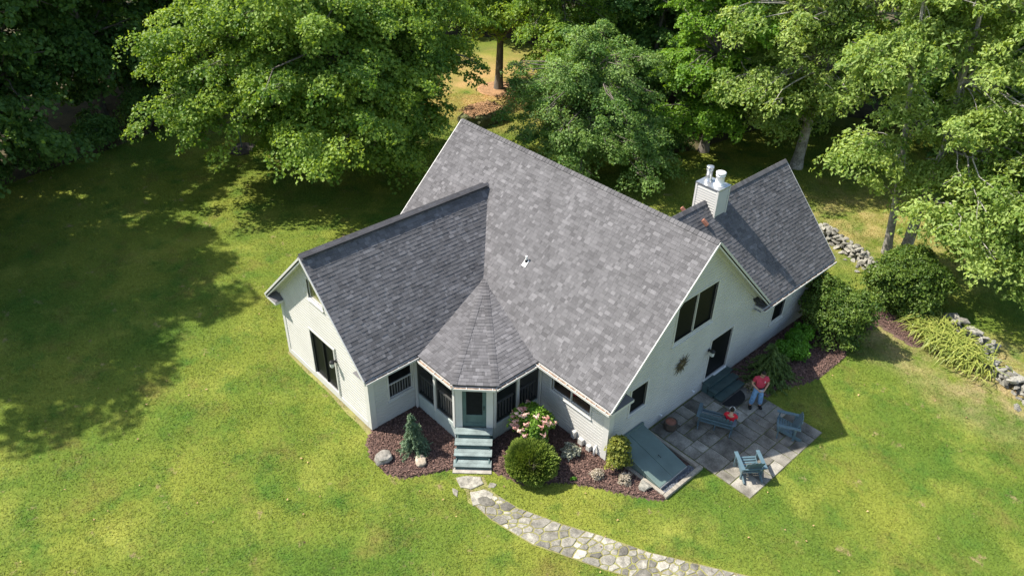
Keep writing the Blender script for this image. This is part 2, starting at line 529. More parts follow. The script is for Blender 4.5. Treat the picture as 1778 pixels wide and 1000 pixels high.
MULCH = {
    "porch_left": [(-6.75, -5.3), (-6.25, -5.85), (-5.44, -6.2), (-4.82, -6.2), (-4.14, -5.83), (-3.74, -5.13), (-3.3, -4.25), (-4.0, -3.4), (-4.3, -3.2), (-6.75, -3.2)],
    "porch_right": [(-3.4, -2.6), (-2.35, -3.3), (-1.82, -3.12), (-1.17, -2.88), (-.57, -2.1), (.02, -1.5), (.85, -.94), (1.71, -.42), (2.5, .2), (2.5, .34),
                    (.02, .34), (.02, .02), (-3.4, .02)],
    "gable_side": [(.02, 7.3), (1.9, 7.35), (2.0, 8.2), (2.48, 9.2), (2.75, 10.2), (2.75, 12.0), (2.4, 12.8), (2.6, 15.3), (4.3, 14.95), (4.8, 15.4), (4.0, 16.2), (1.5, 16.6), (.6, 14.6), (.02, 13.8)],
}
PATIO = [(.03, 2.42), (4.46, 2.42), (4.46, 7.22), (.03, 7.22)]
PU = [(-1.54, -3.94), (-.5, -3.74), (.93, -3.11), (2.04, -2.51), (3.6, -1.78), (4.63, -1.13), (5.73, -.44), (7.2, .5)]
PL = [(-1.79, -4.77), (-.77, -4.76), (-.03, -4.61), (.88, -4.41), (1.78, -3.97), (3.04, -3.38), (4.4, -2.6), (5.6, -1.9), (7.8, -.5)]
DIRT = [(-12.8, -5.46), (-11.2, -5.52), (-9.5, -5.48), (-8.1, -5.58), (-7.2, -5.56), (-6.5, -5.62), (-6.5, -5.3), (-12.9, -5.3)]
PATH = PU + PL[::-1]
HOUSE = [[(-12.75, -5.42), (-6.63, -5.42), (-6.63, -3.3), (-4.3, -3.3), (-3.4, -2.35), (-3.4, -.05), (.05, -.05), (.05, 13.7), (-5.85, 13.7), (-5.85, 8.55), (-12.75, 8.55)],
         [(.0, .28), (2.6, .28), (2.6, 2.42), (.0, 2.42)], [(-4.2, -3.1), (-3.4, -4.45), (-2.2, -3.45), (-3.2, -2.2)]]

# grass blades: one object nobody could count
def grass():
    n = 760000
    # denser where the camera stands close
    d = 13.5 + 42 * rng.random(n) ** .9
    ang = YAW + rad(90) + rng.uniform(-.86, .86, n)
    X = CAM.x + np.cos(ang) * d; Y = CAM.y + np.sin(ang) * d
    keep = ~inside(PATIO, X, Y) & ~inside(WOOD, X, Y)
    for h in HOUSE: keep &= ~inside(h, X, Y)
    ragx = X + rng.normal(size=n) * .04; ragy = Y + rng.normal(size=n) * .04
    keep &= ~(inside(DIRT, ragx, ragy) & (rng.random(n) < .6))
    for mpoly in MULCH.values(): keep &= ~inside(mpoly, ragx, ragy)
    pin = inside(PATH, ragx, ragy)
    keep &= ~(pin & (rng.random(n) < .55))
    cl = np.sin(X * 2.1 + np.sin(Y * 1.7) * 2) + np.sin(Y * 2.6 + np.sin(X * 1.9) * 2)
    keep &= rng.random(n) < .72 + .14 * cl
    X, Y, d = X[keep], Y[keep], d[keep]; n = len(X)
    h = (.025 + .035 * rng.random(n)) * (1 + .5 * (d > 40))
    w = .006 + .008 * rng.random(n) + .0002 * d
    az = rng.random(n) * 2 * np.pi
    lean = .03 + rng.random(n) * .09
    V = np.zeros((n, 3, 3), np.float32)
    V[:, 0, 0] = X - np.cos(az) * w; V[:, 0, 1] = Y - np.sin(az) * w
    V[:, 1, 0] = X + np.cos(az) * w; V[:, 1, 1] = Y + np.sin(az) * w
    la = rng.random(n) * 2 * np.pi
    V[:, 2, 0] = X + np.cos(la) * lean; V[:, 2, 1] = Y + np.sin(la) * lean; V[:, 2, 2] = h
    me = bpy.data.meshes.new("grass")
    me.vertices.add(3 * n); me.vertices.foreach_set("co", V.reshape(-1))
    me.loops.add(3 * n); me.loops.foreach_set("vertex_index", np.arange(3 * n, dtype=np.int32))
    me.polygons.add(n); me.polygons.foreach_set("loop_start", np.arange(n, dtype=np.int32) * 3)
    me.update(calc_edges=True)
    t = np.repeat(np.clip(1.25 + rng.normal(size=n) * .16, .7, 1.8), 3).astype(np.float32)
    me.attributes.new("tone", 'FLOAT', 'POINT').data.foreach_set("value", t)
    me.materials.append(m_grass)
    o = link(bpy.data.objects.new("grass", me))
    tag(o, "short green and yellow grass blades of the mown lawn", "grass", kind="stuff")
grass()

def clip_poly(poly, p, nrm):
    out = []
    for i in range(len(poly)):
        a, b = poly[i], poly[(i + 1) % len(poly)]
        da = (a[0] - p[0]) * nrm[0] + (a[1] - p[1]) * nrm[1]
        db = (b[0] - p[0]) * nrm[0] + (b[1] - p[1]) * nrm[1]
        if da <= 0: out.append(a)
        if (da < 0) != (db < 0) and da != db:
            t = da / (da - db); out.append((a[0] + (b[0] - a[0]) * t, a[1] + (b[1] - a[1]) * t))
    return out

def grow(poly, k):
    cx = sum(p[0] for p in poly) / len(poly); cy = sum(p[1] for p in poly) / len(poly)
    r = []
    for x, y in poly:
        d = math.hypot(x - cx, y - cy) or 1
        r.append((x + (x - cx) / d * k, y + (y - cy) / d * k))
    return r

def ccw(poly):
    a = sum(poly[i][0] * poly[(i + 1) % len(poly)][1] - poly[(i + 1) % len(poly)][0] * poly[i][1] for i in range(len(poly)))
    return poly if a > 0 else poly[::-1]

g = MB(); g.prism(DIRT, -.02, .006); tag(g.build("dirt_strip", m_soil), kind="structure")
# mulch beds
for key, poly in MULCH.items():
    xs = [p[0] for p in poly]; ys = [p[1] for p in poly]
    mb = MB(); st = .11
    ax = np.arange(min(xs), max(xs) + st, st); ay = np.arange(min(ys), max(ys) + st, st)
    gx, gy = np.meshgrid(ax, ay)
    ins = inside(poly, gx.ravel(), gy.ravel()).reshape(gx.shape)
    hz = {}
    for j in range(gx.shape[0] - 1):
        for i in range(gx.shape[1] - 1):
            if not (ins[j, i] or ins[j + 1, i] or ins[j, i + 1] or ins[j + 1, i + 1]): continue
            q = []
            for jj, ii in ((j, i), (j, i + 1), (j + 1, i + 1), (j + 1, i)):
                if (jj, ii) not in hz:
                    nz = noise.noise(Vector((gx[jj, ii] * 4, gy[jj, ii] * 4, 0)))
                    mb.v.append((gx[jj, ii], gy[jj, ii], (.045 + .03 * nz) if ins[jj, ii] else .002)); mb.t.append(1)
                    hz[(jj, ii)] = len(mb.v) - 1
                q.append(hz[(jj, ii)])
            mb.f.append(tuple(q))
    bed = mb.build("mulch_bed", m_mulch, smooth=True)
    tag(bed, kind="structure")
    n = int(len(mb.f) * 9)
    X = rng.uniform(min(xs), max(xs), n * 2); Y = rng.uniform(min(ys), max(ys), n * 2)
    k = inside(grow(poly, .05), X, Y); X, Y = X[k][:n], Y[k][:n]
    P = np.stack([X, Y, .045 + rng.random(len(X)) * .05], 1)
    ch = link(bpy.data.objects.new("bark_chips", leaf_mesh("bark_chips", P, rng.normal(size=(len(X), 3)) * .5 + np.array([0, 0, 1]), .05 + .07 * rng.random(len(X)),
              .5 + rng.random(len(X)) * .9, m_chip, .4, 0, .05)), bed)
    tag(ch, kind="stuff")

# patio of bluestone flags
patio = MB()
patio.prism(PATIO, -.05, .012)
patio_o = tag(patio.build("patio", m_joint), "grey bluestone patio beside the shaded gable wall", kind="structure")
xcuts = [.05, .72, 1.55, 2.12, 3.02, 3.62, 4.45]
for i in range(len(xcuts) - 1):
    y = 2.44
    while y < 7.2:
        w = random.choice((.42, .5, .58, .72, .95))
        y2 = y + w
        if 7.2 - y2 < .35: y2 = 7.2
        cuts = [(xcuts[i], xcuts[i + 1])]
        if w > .7 and random.random() < .5 and xcuts[i + 1] - xcuts[i] > .7:
            c = (xcuts[i] + xcuts[i + 1]) / 2 + random.uniform(-.1, .1); cuts = [(xcuts[i], c), (c, xcuts[i + 1])]
        for (x0, x1) in cuts:
            gp = .014
            j = lambda: random.uniform(-.008, .008)
            poly = [(x0 + gp + j(), y + gp + j()), (x1 - gp + j(), y + gp + j()), (x1 - gp + j(), y2 - gp + j()), (x0 + gp + j(), y2 - gp + j())]
            f = MB(); zt = .034 + random.uniform(-.006, .006)
            f.prism(poly, 0, zt, random.choice((.72, .82, .9, 1.0, 1.0, 1.08, 1.18)), top=(grow(poly, -.008), .005))
            f.build("flagstone", m_flag, patio_o)
        y = y2

# fieldstone path
pb = MB()
pb.prism(ccw(grow(PATH, 0)), -.05, .02)
pb2 = ccw([(-2.95, -4.55), (-2.7, -4.05), (-2.3, -3.7), (-1.95, -3.85), (-1.5, -3.9), (-1.5, -4.8), (-1.8, -4.85), (-2.2, -4.6)])
pb.prism(pb2, -.05, .004)
path_o = tag(pb.build("path", m_soil), "curved path of irregular fieldstones leading to the porch steps", kind="structure")

def path_stone(poly, h):
    poly = ccw(poly)
    out = []
    for i in range(len(poly)):                       # wobble the outline
        a, b = poly[i], poly[(i + 1) % len(poly)]
        out.append(a)
        if math.hypot(a[0] - b[0], a[1] - b[1]) > .12:
            out.append(((a[0] + b[0]) / 2 + random.uniform(-.02, .02), (a[1] + b[1]) / 2 + random.uniform(-.02, .02)))
    s = MB()
    s.prism(out, -.02, h, random.choice((.55, .7, .85, .95, 1.1, 1.25, 1.4)), top=(grow(out, -.02), .012))
    s.build("stone", m_pathstone, path_o)

path_stone([(-2.88, -4.48), (-2.68, -4.13), (-2.34, -3.82), (-2.05, -3.93), (-2.15, -4.42), (-2.44, -4.64)], .045)
path_stone([(-2.07, -4.53), (-1.86, -4.09), (-1.49, -3.97), (-1.32, -4.32), (-1.56, -4.82)], .04)
path_stone([(-2.62, -4.86), (-2.4, -4.78), (-2.2, -4.98), (-2.38, -5.0)], .03)
path_stone([(-1.95, -3.72), (-1.75, -3.6), (-1.68, -3.78), (-1.85, -3.92)], .03)

def seglen(pl):
    return [0] + list(np.cumsum([math.hypot(pl[i + 1][0] - pl[i][0], pl[i + 1][1] - pl[i][1]) for i in range(len(pl) - 1)]))
LU, LL = seglen(PU), seglen(PL)
def path_pt(s, t):
    a = (np.interp(s * LU[-1], LU, [p[0] for p in PU]), np.interp(s * LU[-1], LU, [p[1] for p in PU]))
    b = (np.interp(s * LL[-1], LL, [p[0] for p in PL]), np.interp(s * LL[-1], LL, [p[1] for p in PL]))
    return (a[0] + (b[0] - a[0]) * t, a[1] + (b[1] - a[1]) * t)
Lp = 10.5
sites = []
tries = 0
while tries < 6000 and len(sites) < 190:
    tries += 1
    s, t = random.uniform(0.3, Lp), random.uniform(.05, 1.1)
    r = random.choice((.15, .2, .26, .32, .4))
    if all(math.hypot(s - q[0], t - q[1]) > (r + q[2]) * .62 for q in sites): sites.append((s, t, r))
for (s, t, r) in sites:
    poly = [(s + r * 1.1 * math.cos(k * .7854 + .2), t + r * 1.1 * math.sin(k * .7854 + .2)) for k in range(8)]
    poly = clip_poly(poly, (0, .03), (0, -1)); poly = clip_poly(poly, (0, 1.12), (0, 1))
    for (s2, t2, r2) in sites:
        if (s2, t2) == (s, t) or abs(s2 - s) > 1.2: continue
        dx, dy = s2 - s, t2 - t; d = math.hypot(dx, dy)
        w = .5 + (r - r2) / (2 * d) * .8
        poly = clip_poly(poly, (s + dx * w - dx / d * .02, t + dy * w - dy / d * .02), (dx, dy))
        if len(poly) < 3: break
    if len(poly) < 3: continue
    wp = [path_pt(a / Lp, b / 1.15) for a, b in poly]
    area = abs(sum(wp[i][0] * wp[(i + 1) % len(wp)][1] - wp[(i + 1) % len(wp)][0] * wp[i][1] for i in range(len(wp)))) / 2
    if area < .008: continue
    path_stone(wp, .03 + random.uniform(0, .018))

# ------------------------------------------------------------------ the house
house = empty("house", (0, 0, 0), label="white clapboard house with steep dark grey shingle roofs and a screened corner porch", cat="house")
ZE = 2.98                                   # eave height
MX0, MX1, MY0, MY1 = -12.6, 0.0, 0.0, 8.5   # main body
RY, ZR, SM = 4.245, 7.67, .987              # main ridge
LX0, LX1, LY = -12.68, -6.69, -5.36         # left wing
LXR, ZL = -9.685, 6.32
SL = (ZL - ZE) / (LXR * -1 - 6.19)
RXR, ZRR, RYE, ZRE = -2.9, 6.45, 13.64, 2.94   # chimney wing
SR = (ZRR - ZRE) / 3.3
PA = (-7.16, .5, 3.96)                      # porch roof apex
PE = [(-6.02, -3.53, 2.93), (-4.11, -3.53, 2.93), (-3.09, -2.49, 2.93), (-3.09, -.3, 2.93)]

def z_main(x, y): return ZR - SM * abs(y - RY) if -13.0 <= x <= .4 and -.5 <= y <= 8.99 else -9
def z_left(x, y): return ZL - SL * abs(x - LXR) if -13.19 <= x <= -6.18 and -5.76 <= y <= 3 else -9
def z_right(x, y): return ZRR - SR * abs(x - RXR) if -6.2 <= x <= .4 and 5 <= y <= 14.05 else -9
def z_porch(x, y):
    if x < -7.1 or y > .5: return -9
    z1 = 2.93 + (y + 3.53) * (3.96 - 2.93) / (.5 + 3.53)
    z2 = 2.93 + (-3.09 - x) * (3.96 - 2.93) / (-3.09 + 7.16)
    return min(z1, z2)
ROOFS = dict(main=z_main, left=z_left, right=z_right, porch=z_porch)

shingles = []          # (8 corner points, tone, own roof)
decks = MB()
def slope(own, bl, br, tl, tr, expo=.14, thick=.1, tonemul=1.0, start=0.0):
    """one roof face: a deck slab below, lapped shingle courses on top"""
    bl, br, tl, tr = map(Vector, (bl, br, tl, tr))
    a = (br - bl).normalized()
    nrm = a.cross(tl - bl).normalized()
    if nrm.z < 0: nrm = -nrm
    L = ((tl - bl) - a * (tl - bl).dot(a)).length
    dn = nrm * .012
    lo = nrm * thick
    c = [bl - dn, br - dn, tr - dn, tl - dn]
    tri = (tl - tr).length < 1e-4
    if tri: c = c[:3]
    top = c; bot = [p - lo for p in c]
    decks.face(top); decks.face(bot[::-1])
    for i in range(len(c)):
        j = (i + 1) % len(c)
        decks.face([bot[i], bot[j], top[j], top[i]])
    k = 0
    while k * expo < L - .03:
        f0 = k * expo / L; f1 = min(1, ((k + 1) * expo + .025) / L)
        l0, r0 = bl.lerp(tl, f0), br.lerp(tr, f0)
        l1, r1 = bl.lerp(tl, f1), br.lerp(tr, f1)
        W0 = (r0 - l0).length
        W1 = (r1 - l1).length
        x = 0.0
        off = (l1 - l0).dot(a)
        while x < W0 - .01:
            w = random.choice((.08, .1, .12, .15, .18, .22, .28))
            x2 = min(W0, x + w)
            if W0 - x2 < .07: x2 = W0
            pr = (random.choice((.006, .010, .014)))
            g_ = .002
            b0, b1 = l0 + a * (x + g_), l0 + a * (x2 - g_)
            u0 = l1 + a * max(0, x + g_ - off) if x > .001 else l1.copy()
            e = min(W1, max(0, x2 - g_ - off))
            u1 = l1 + a * e
            if x2 >= W0 - 1e-6: u1 = r1.copy()
            cen = (b0 + b1 + u0 + u1) / 4
            hid = False
            for nm, zf in ROOFS.items():
                if nm != own and zf(cen.x, cen.y) > cen.z + .13: hid = True
            if not hid:
                ton = random.choices((.76, .85, .93, 1.0, 1.08, 1.27), (2, 4, 5, 5, 3, 2.2))[0] * random.uniform(.94, 1.06) * tonemul
                up_, lw = nrm * pr, nrm * -.012
                shingles.append(([b0 + lw, b1 + lw, u1 + lw, u0 + lw, b0 + up_, b1 + up_, u1 - nrm * .001, u0 - nrm * .001], ton, own, nrm))
            x = x2
        k += 1

# main: front and back slopes
slope("main", (-13.0, -.5, ZE), (.4, -.5, ZE), (-13.0, RY, ZR), (.4, RY, ZR))
slope("main", (.4, 8.99, ZE), (-13.0, 8.99, ZE), (.4, RY, ZR), (-13.0, RY, ZR))
# left wing
slope("left", (-6.19, -5.76, ZE), (-6.19, 2.9, ZE), (LXR, -5.76, ZL), (LXR, 2.9, ZL))
slope("left", (-13.18, 2.9, ZE), (-13.18, -5.76, ZE), (LXR, 2.9, ZL), (LXR, -5.76, ZL))
# chimney wing
slope("right", (.4, 8.6, ZRE), (.4, 14.04, ZRE), (RXR, 5.1, ZRR), (RXR, 14.04, ZRR))
slope("right", (-6.2, 14.04, ZRE), (-6.2, 8.6, ZRE), (RXR, 14.04, ZRR), (RXR, 5.1, ZRR))
# porch: three facets
P_A, P_B, P_C, P_D = map(Vector, PE)
ap = Vector(PA)
def facet_quad(p, q):
    slope("porch", p, q, ap, ap, expo=.15)
facet_quad(Vector((-7.16, -3.53, 2.93)), P_B)
facet_quad(P_B, P_C)
facet_quad(P_C, Vector((-3.09, .5, 2.93)))

# ridge and hip caps
def caps(p, q, n1, n2, own, w=.15, step=.17, skip=None, lift=.02):
    p, q = Vector(p), Vector(q)
    d = (q - p); L = d.length; d.normalize()
    n1, n2 = Vector(n1).normalized(), Vector(n2).normalized()
    s1 = (n1.cross(d)); s2 = (n2.cross(d))
    upv = (n1 + n2).normalized()
    if s1.dot(n1 - n2) < 0: s1 = -s1
    if s2.dot(n2 - n1) < 0: s2 = -s2
    k = 0
    while k * step < L:
        t0, t1 = k * step, min(L, (k + 1) * step + .04)
        a, b = p + d * t0, p + d * t1
        ton = random.uniform(.72, 1.1)
        for s_, n_ in ((s1, n1), (s2, n2)):
            la, lb = n_ * (lift + .018), n_ * lift
            shingles.append(([a + s_ * w, a, b, b + s_ * w, a + s_ * w + la, a + upv * (lift + .02), b + upv * lift, b + s_ * w + lb], ton, own, n_))
        k += 1
nF = Vector((0, -SM, 1)); nB = Vector((0, SM, 1)); nR = Vector((SL, 0, 1)); nL = Vector((-SL, 0, 1))
caps((.4, RY, ZR), (-13.0, RY, ZR), nF, nB, "main")
caps((LXR, -5.76, ZL), (LXR, 2.84, ZL), nR, nL, "left", w=.16, lift=.05)
caps((RXR, 14.04, ZRR), (RXR, 5.5, ZRR), Vector((SR, 0, 1)), Vector((-SR, 0, 1)), "right")
sp_ = (3.96 - 2.93) / 4.05
nq1, nq3 = Vector((0, -sp_, 1)), Vector((sp_, 0, 1))
nq2 = (P_C - P_B).cross(ap - P_B)
if nq2.z < 0: nq2 = -nq2
caps(P_B, ap, nq1, nq2, "porch", w=.12, lift=.008)
caps(P_C, ap, nq2, nq3, "porch", w=.12, lift=.008)
# continuous ridge vent under the left wing's caps
decks.bar((LXR, -5.7, ZL + .0), (LXR, 2.7, ZL + .0), .34, .05)

roof = decks.build("roof", m_deck, house)
# the 300 shingles that show largest become parts of their own
def screen_area(c):
    q = []
    for p in (c[4], c[5], c[6], c[7]):
        d = p - CAM; z = d.dot(fwd)
        q.append((d.dot(right) / z, d.dot(up) / z))
    return abs(sum(q[i][0] * q[(i + 1) % 4][1] - q[(i + 1) % 4][0] * q[i][1] for i in range(4))) / 2
def score(sg):
    c, t, own, n_ = sg
    cen = c[4]
    return screen_area(c) if n_.dot(CAM - cen) > 0 else 0
order = sorted(range(len(shingles)), key=lambda i: -score(shingles[i]))
big = set(order[:300])
FQ = ((0, 3, 2, 1), (4, 5, 6, 7), (0, 1, 5, 4), (1, 2, 6, 5), (2, 3, 7, 6), (3, 0, 4, 7))
rest = MB()
for i, (c, t, own, n_) in enumerate(shingles):
    tgt = MB() if i in big else rest
    k = len(tgt.v)
    tgt.v += [tuple(p) for p in c]; tgt.t += [t] * 8
    for q in FQ: tgt.f.append(tuple(k + j for j in q))
    if i in big: tgt.build("shingle", m_shingle, roof)
tag(rest.build("shingle_courses", m_shingle, roof), kind="stuff")

# ---- walls
def crossings(poly, z):
    xs = []
    for i in range(len(poly)):
        (s1, z1), (s2, z2) = poly[i], poly[(i + 1) % len(poly)]
        if (z1 > z) != (z2 > z):
            xs.append(s1 + (s2 - s1) * (z - z1) / (z2 - z1))
    return sorted(xs)

def strips(poly, holes, zb):
    """cut a wall outline into trapezoids between the heights zb, leaving the holes open"""
    out = []
    for z0, z1 in zip(zb[:-1], zb[1:]):
        if z1 - z0 < 1e-4: continue
        lo, hi = crossings(poly, z0 + 1e-4), crossings(poly, z1 - 1e-4)
        if len(lo) != len(hi):
            m_ = crossings(poly, (z0 + z1) / 2); lo = hi = m_
        zm = (z0 + z1) / 2
        for i in range(0, len(lo) - 1, 2):
            segs = [(lo[i], lo[i + 1], hi[i], hi[i + 1])]
            for (h0, h1, hz0, hz1) in holes:
                if not (hz0 < zm < hz1): continue
                ns = []
                for (a, b, c, d) in segs:
                    if b <= h0 or a >= h1: ns.append((a, b, c, d)); continue
                    if a < h0: ns.append((a, h0, c, h0))
                    if b > h1: ns.append((h1, b, h1, d))
                segs = ns
            out += [(z0, z1, *s) for s in segs]
    return out

def wall(org, sdir, n, poly, holes=(), base=.1, expo=.135, frame=True):
    """backing wall plus lapped clapboards; s runs along sdir, n points out"""
    org, sdir, n = Vector(org), Vector(sdir), Vector(n)
    P = lambda s, z, o: org + sdir * s + Vector((0, 0, z)) + n * o
    zb = sorted(set([p[1] for p in poly] + [h[2] for h in holes] + [h[3] for h in holes]))
    bk = MB()
    for (z0, z1, a, b, c, d) in strips(poly, holes, zb):
        bk.face([P(a, z0, -.004), P(b, z0, -.004), P(d, z1, -.004), P(c, z1, -.004)])
        bk.face([P(b, z0, -.12), P(a, z0, -.12), P(c, z1, -.12), P(d, z1, -.12)])
    for (h0, h1, z0, z1) in holes:
        for (s0, q0, s1, q1) in ((h0, z0, h1, z0), (h1, z0, h1, z1), (h1, z1, h0, z1), (h0, z1, h0, z0)):
            bk.face([P(s0, q0, -.004), P(s1, q1, -.004), P(s1, q1, -.12), P(s0, q0, -.12)])
    w = bk.build("wall", m_siding, house)
    zmax = max(p[1] for p in poly)
    rows = [base + k * expo for k in range(int((zmax - base) / expo) + 2)]
    rows[-1] = zmax
    sd = MB()
    for (z0, z1, a, b, c, d) in strips(poly, holes, [r for r in rows if r <= zmax + 1e-6]):
        o0, o1, gz = .026, .012, min(.036, (z1 - z0) * .4)
        zg = z1 - gz; f = (zg - z0) / (z1 - z0)
        ag, bg_ = a + (c - a) * f, b + (d - b) * f
        sd.face([P(a, z0, o0), P(b, z0, o0), P(bg_, zg, o0 - .004), P(ag, zg, o0 - .004)])
        sd.face([P(ag, zg, o0 - .004), P(bg_, zg, o0 - .004), P(bg_, zg + .006, o1), P(ag, zg + .006, o1)])
        sd.face([P(ag, zg + .006, o1), P(bg_, zg + .006, o1), P(d, z1, o1), P(c, z1, o1)])
        sd.face([P(a, z0, 0), P(b, z0, 0), P(b, z0, o0), P(a, z0, o0)])
        sd.face([P(a, z0, 0), P(a, z0, o0), P(c, z1, o0), P(c, z1, 0)])
        sd.face([P(b, z0, o0), P(b, z0, 0), P(d, z1, 0), P(d, z1, o0)])
    tag(sd.build("clapboards", m_siding, w), kind="stuff")
    return w

def window(org, sdir, n, s0, s1, z0, z1, mull=(), name="window", pane=None, framem=None, casing=.07, sill=True, rails=(), mullm=None):
    org, sdir, n = Vector(org), Vector(sdir), Vector(n)
    P = lambda s, z, o: org + sdir * s + Vector((0, 0, z)) + n * o
    fr = MB(); c = casing
    def bx(a, b, q0, q1, o0, o1):
        m = Matrix((( sdir.x, n.x, 0, 0), (sdir.y, n.y, 0, 0), (0, 0, 1, 0), (0, 0, 0, 1)))
        m.translation = P((a + b) / 2, (q0 + q1) / 2, (o0 + o1) / 2)
        fr.obox(m, b - a, o1 - o0, q1 - q0)
    bx(s0 - c, s0, z0 - c, z1 + c, -.02, .048); bx(s1, s1 + c, z0 - c, z1 + c, -.02, .048)
    bx(s0 + .001, s1 - .001, z1, z1 + c, -.02, .045)
    bx(s0 + .001, s1 - .001, z0 - c, z0, -.02, .045)
    if sill: bx(s0 - c * 1.3, s1 + c * 1.3, z0 - c - .03, z0 - c, -.02, .08)
    win = fr.build(name, framem or m_trim, house)
    pn = MB()
    edges = [s0] + list(mull) + [s1]
    for a, b in zip(edges[:-1], edges[1:]):
        pn = MB()
        pn.face([P(a + .012, z0 + .01, -.05), P(b - .012, z0 + .01, -.05), P(b - .012, z1 - .01, -.05), P(a + .012, z1 - .01, -.05)])
        pn.build("pane", pane or m_glass, win)
    ml = MB(); fr = ml
    for m_ in mull: bx(m_ - .022, m_ + .022, z0, z1, -.055, .012)
    for r_ in rails: bx(s0 + .002, s1 - .002, r_ - .02, r_ + .02, -.052, .006)
    if ml.v: ml.build("mullion", mullm or framem or m_trim, win)
    # sash edge
    fr = MB()
    bx(s0, s0 + .03, z0, z1, -.06, -.028); bx(s1 - .03, s1, z0, z1, -.06, -.028)
    bx(s0 + .03, s1 - .03, z1 - .03, z1, -.06, -.028); bx(s0 + .03, s1 - .03, z0, z0 + .03, -.06, -.028)
    fr.build("sash", m_black if pane is None else (framem or m_trim), win)
    return win

X_, Y_ = Vector((1, 0, 0)), Vector((0, 1, 0))
top = 3.25
# gable wall by the patio and the chimney wing behind it: one plane, facing +X
gab = [(0, 0), (13.64, 0), (13.64, 3.2), (8.4, 3.2), (RY, 7.42), (0, 3.23)]
gh = [(1.02, 1.88, 1.63, 2.75), (3.08, 5.33, 3.68, 5.45), (5.72, 7.12, .55, 2.52), (10.2, 11.05, 1.12, 2.15)]
wall((0, 0, 0), Y_, X_, gab, gh)
window((0, 0, 0), Y_, X_, *gh[0])
window((0, 0, 0), Y_, X_, *gh[1], mull=(4.22,))
window((0, 0, 0), Y_, X_, *gh[3])
dr = window((0, 0, 0), Y_, X_, *gh[2], mull=(), name="door", sill=False, rails=())
hd = MB(); hd.box(-.03, .02, 5.78, 5.82, 1.35, 1.6); hd.build("handle", m_black, dr)
ts = MB(); ts.box(.0, .1, 6.3, 7.12, .5, .545); ts.build("threshold", m_white, dr)
# chimney wing end and back walls
gr = [(0, 0), (5.8, 0), (5.8, 3.0), (2.9, 6.2), (0, 3.0)]
wall((0, 13.64, 0), -X_, Y_, gr)
wall((-5.8, 13.64, 0), -Y_, -X_, [(0, 0), (5.1, 0), (5.1, 3.2), (0, 3.2)])
# main front wall (inside the porch too), back wall, left wall
fh = [(3.92, 5.82, 1.58, 2.28)]
fr_poly = [(0, 0), (6.69, 0), (6.69, 3.3), (0, 3.3)]
wall((-6.69, 0, 0), X_, -Y_, fr_poly, fh)
fw = window((-6.69, 0, 0), X_, -Y_, *fh[0], mull=(4.87,), pane=m_clear)
wall((-5.8, 8.5, 0), -X_, Y_, [(0, 0), (6.8, 0), (6.8, 3.3), (0, 3.3)], [(1.5, 2.6, 1, 2.2), (4.2, 5.3, 1, 2.2)])
window((-5.8, 8.5, 0), -X_, Y_, 1.5, 2.6, 1, 2.2); window((-5.8, 8.5, 0), -X_, Y_, 4.2, 5.3, 1, 2.2)
wall((-12.6, 8.5, 0), -Y_, -X_, [(0, 0), (8.5, 0), (8.5, 3.2), (8.5 - RY, 7.4), (0, 3.2)])
# left wing: gable facing -Y, right side, left side
lg = [(0, 0), (5.99, 0), (5.99, 3.2), (2.995, 6.1), (0, 3.2)]
lh = [(2.15, 3.82, .42, 2.52), (2.5, 3.45, 4.2, 5.05)]
wall((LX0, LY, 0), X_, -Y_, lg, lh)
window((LX0, LY, 0), X_, -Y_, *lh[0], mull=(2.98,), sill=False, mullm=m_black)
m_reflection_tint = M("painted_reflection_pane", (.20, .19, .09), .08, .5, 3, spec=.6)  # amber reflection painted into the pane's base colour
window((LX0, LY, 0), X_, -Y_, *lh[1], pane=m_reflection_tint)
sh_ = [(.84, 1.9, 1.07, 2.28)]
wall((LX1, LY, 0), Y_, X_, [(0, 0), (5.36, 0), (5.36, 3.2), (0, 3.2)], sh_)
sw = window((LX1, LY, 0), Y_, X_, *sh_[0], pane=mat_screen('window_screen', .45), rails=(1.72,))
for k in range(9):
    b = MB(); y = LY + .9 + k * .118
    b.box(LX1 - .115, LX1 - .09, y, y + .05, 1.08, 1.66); b.build("baluster", m_trim, sw)
wall((LX0, 0, 0), -Y_, -X_, [(0, 0), (5.36, 0), (5.36, 3.2), (0, 3.2)])

# room seen through the front window: window seat and floor
rm = MB()
rm.box(-3.2, -.3, .3, 1.0, 1.3, 1.48); rm.box(-3.2, -.3, .13, .3, 1.3, 1.52)
rm.build("window_seat", M("varnished_pine", (.36, .22, .12), .5, .2, 4), fw)
rc = MB(); rc.lathe([(.0, 0), (.17, .02), (.2, .1), (.17, .2), (.06, .25)], 12, (-2.05, .55, 1.48)); rc.build("red_bowl", m_red2, fw, True)
bk_ = MB(); bk_.box(-1.45, -.6, .55, .8, 1.48, 1.62); bk_.build("dark_box", m_black, fw)

# foundation and water table
fd = MB()
for (x0, x1, y0, y1) in ((-12.66, -6.71, -5.34, 0), (-12.58, -.02, .02, 8.48), (-5.78, -.021, 8.0, 13.62)):
    fd.box(x0 - .02, x1 + .024, y0 - .024, y1 + .02, -.3, .095)
fd.build("foundation", m_found, house)

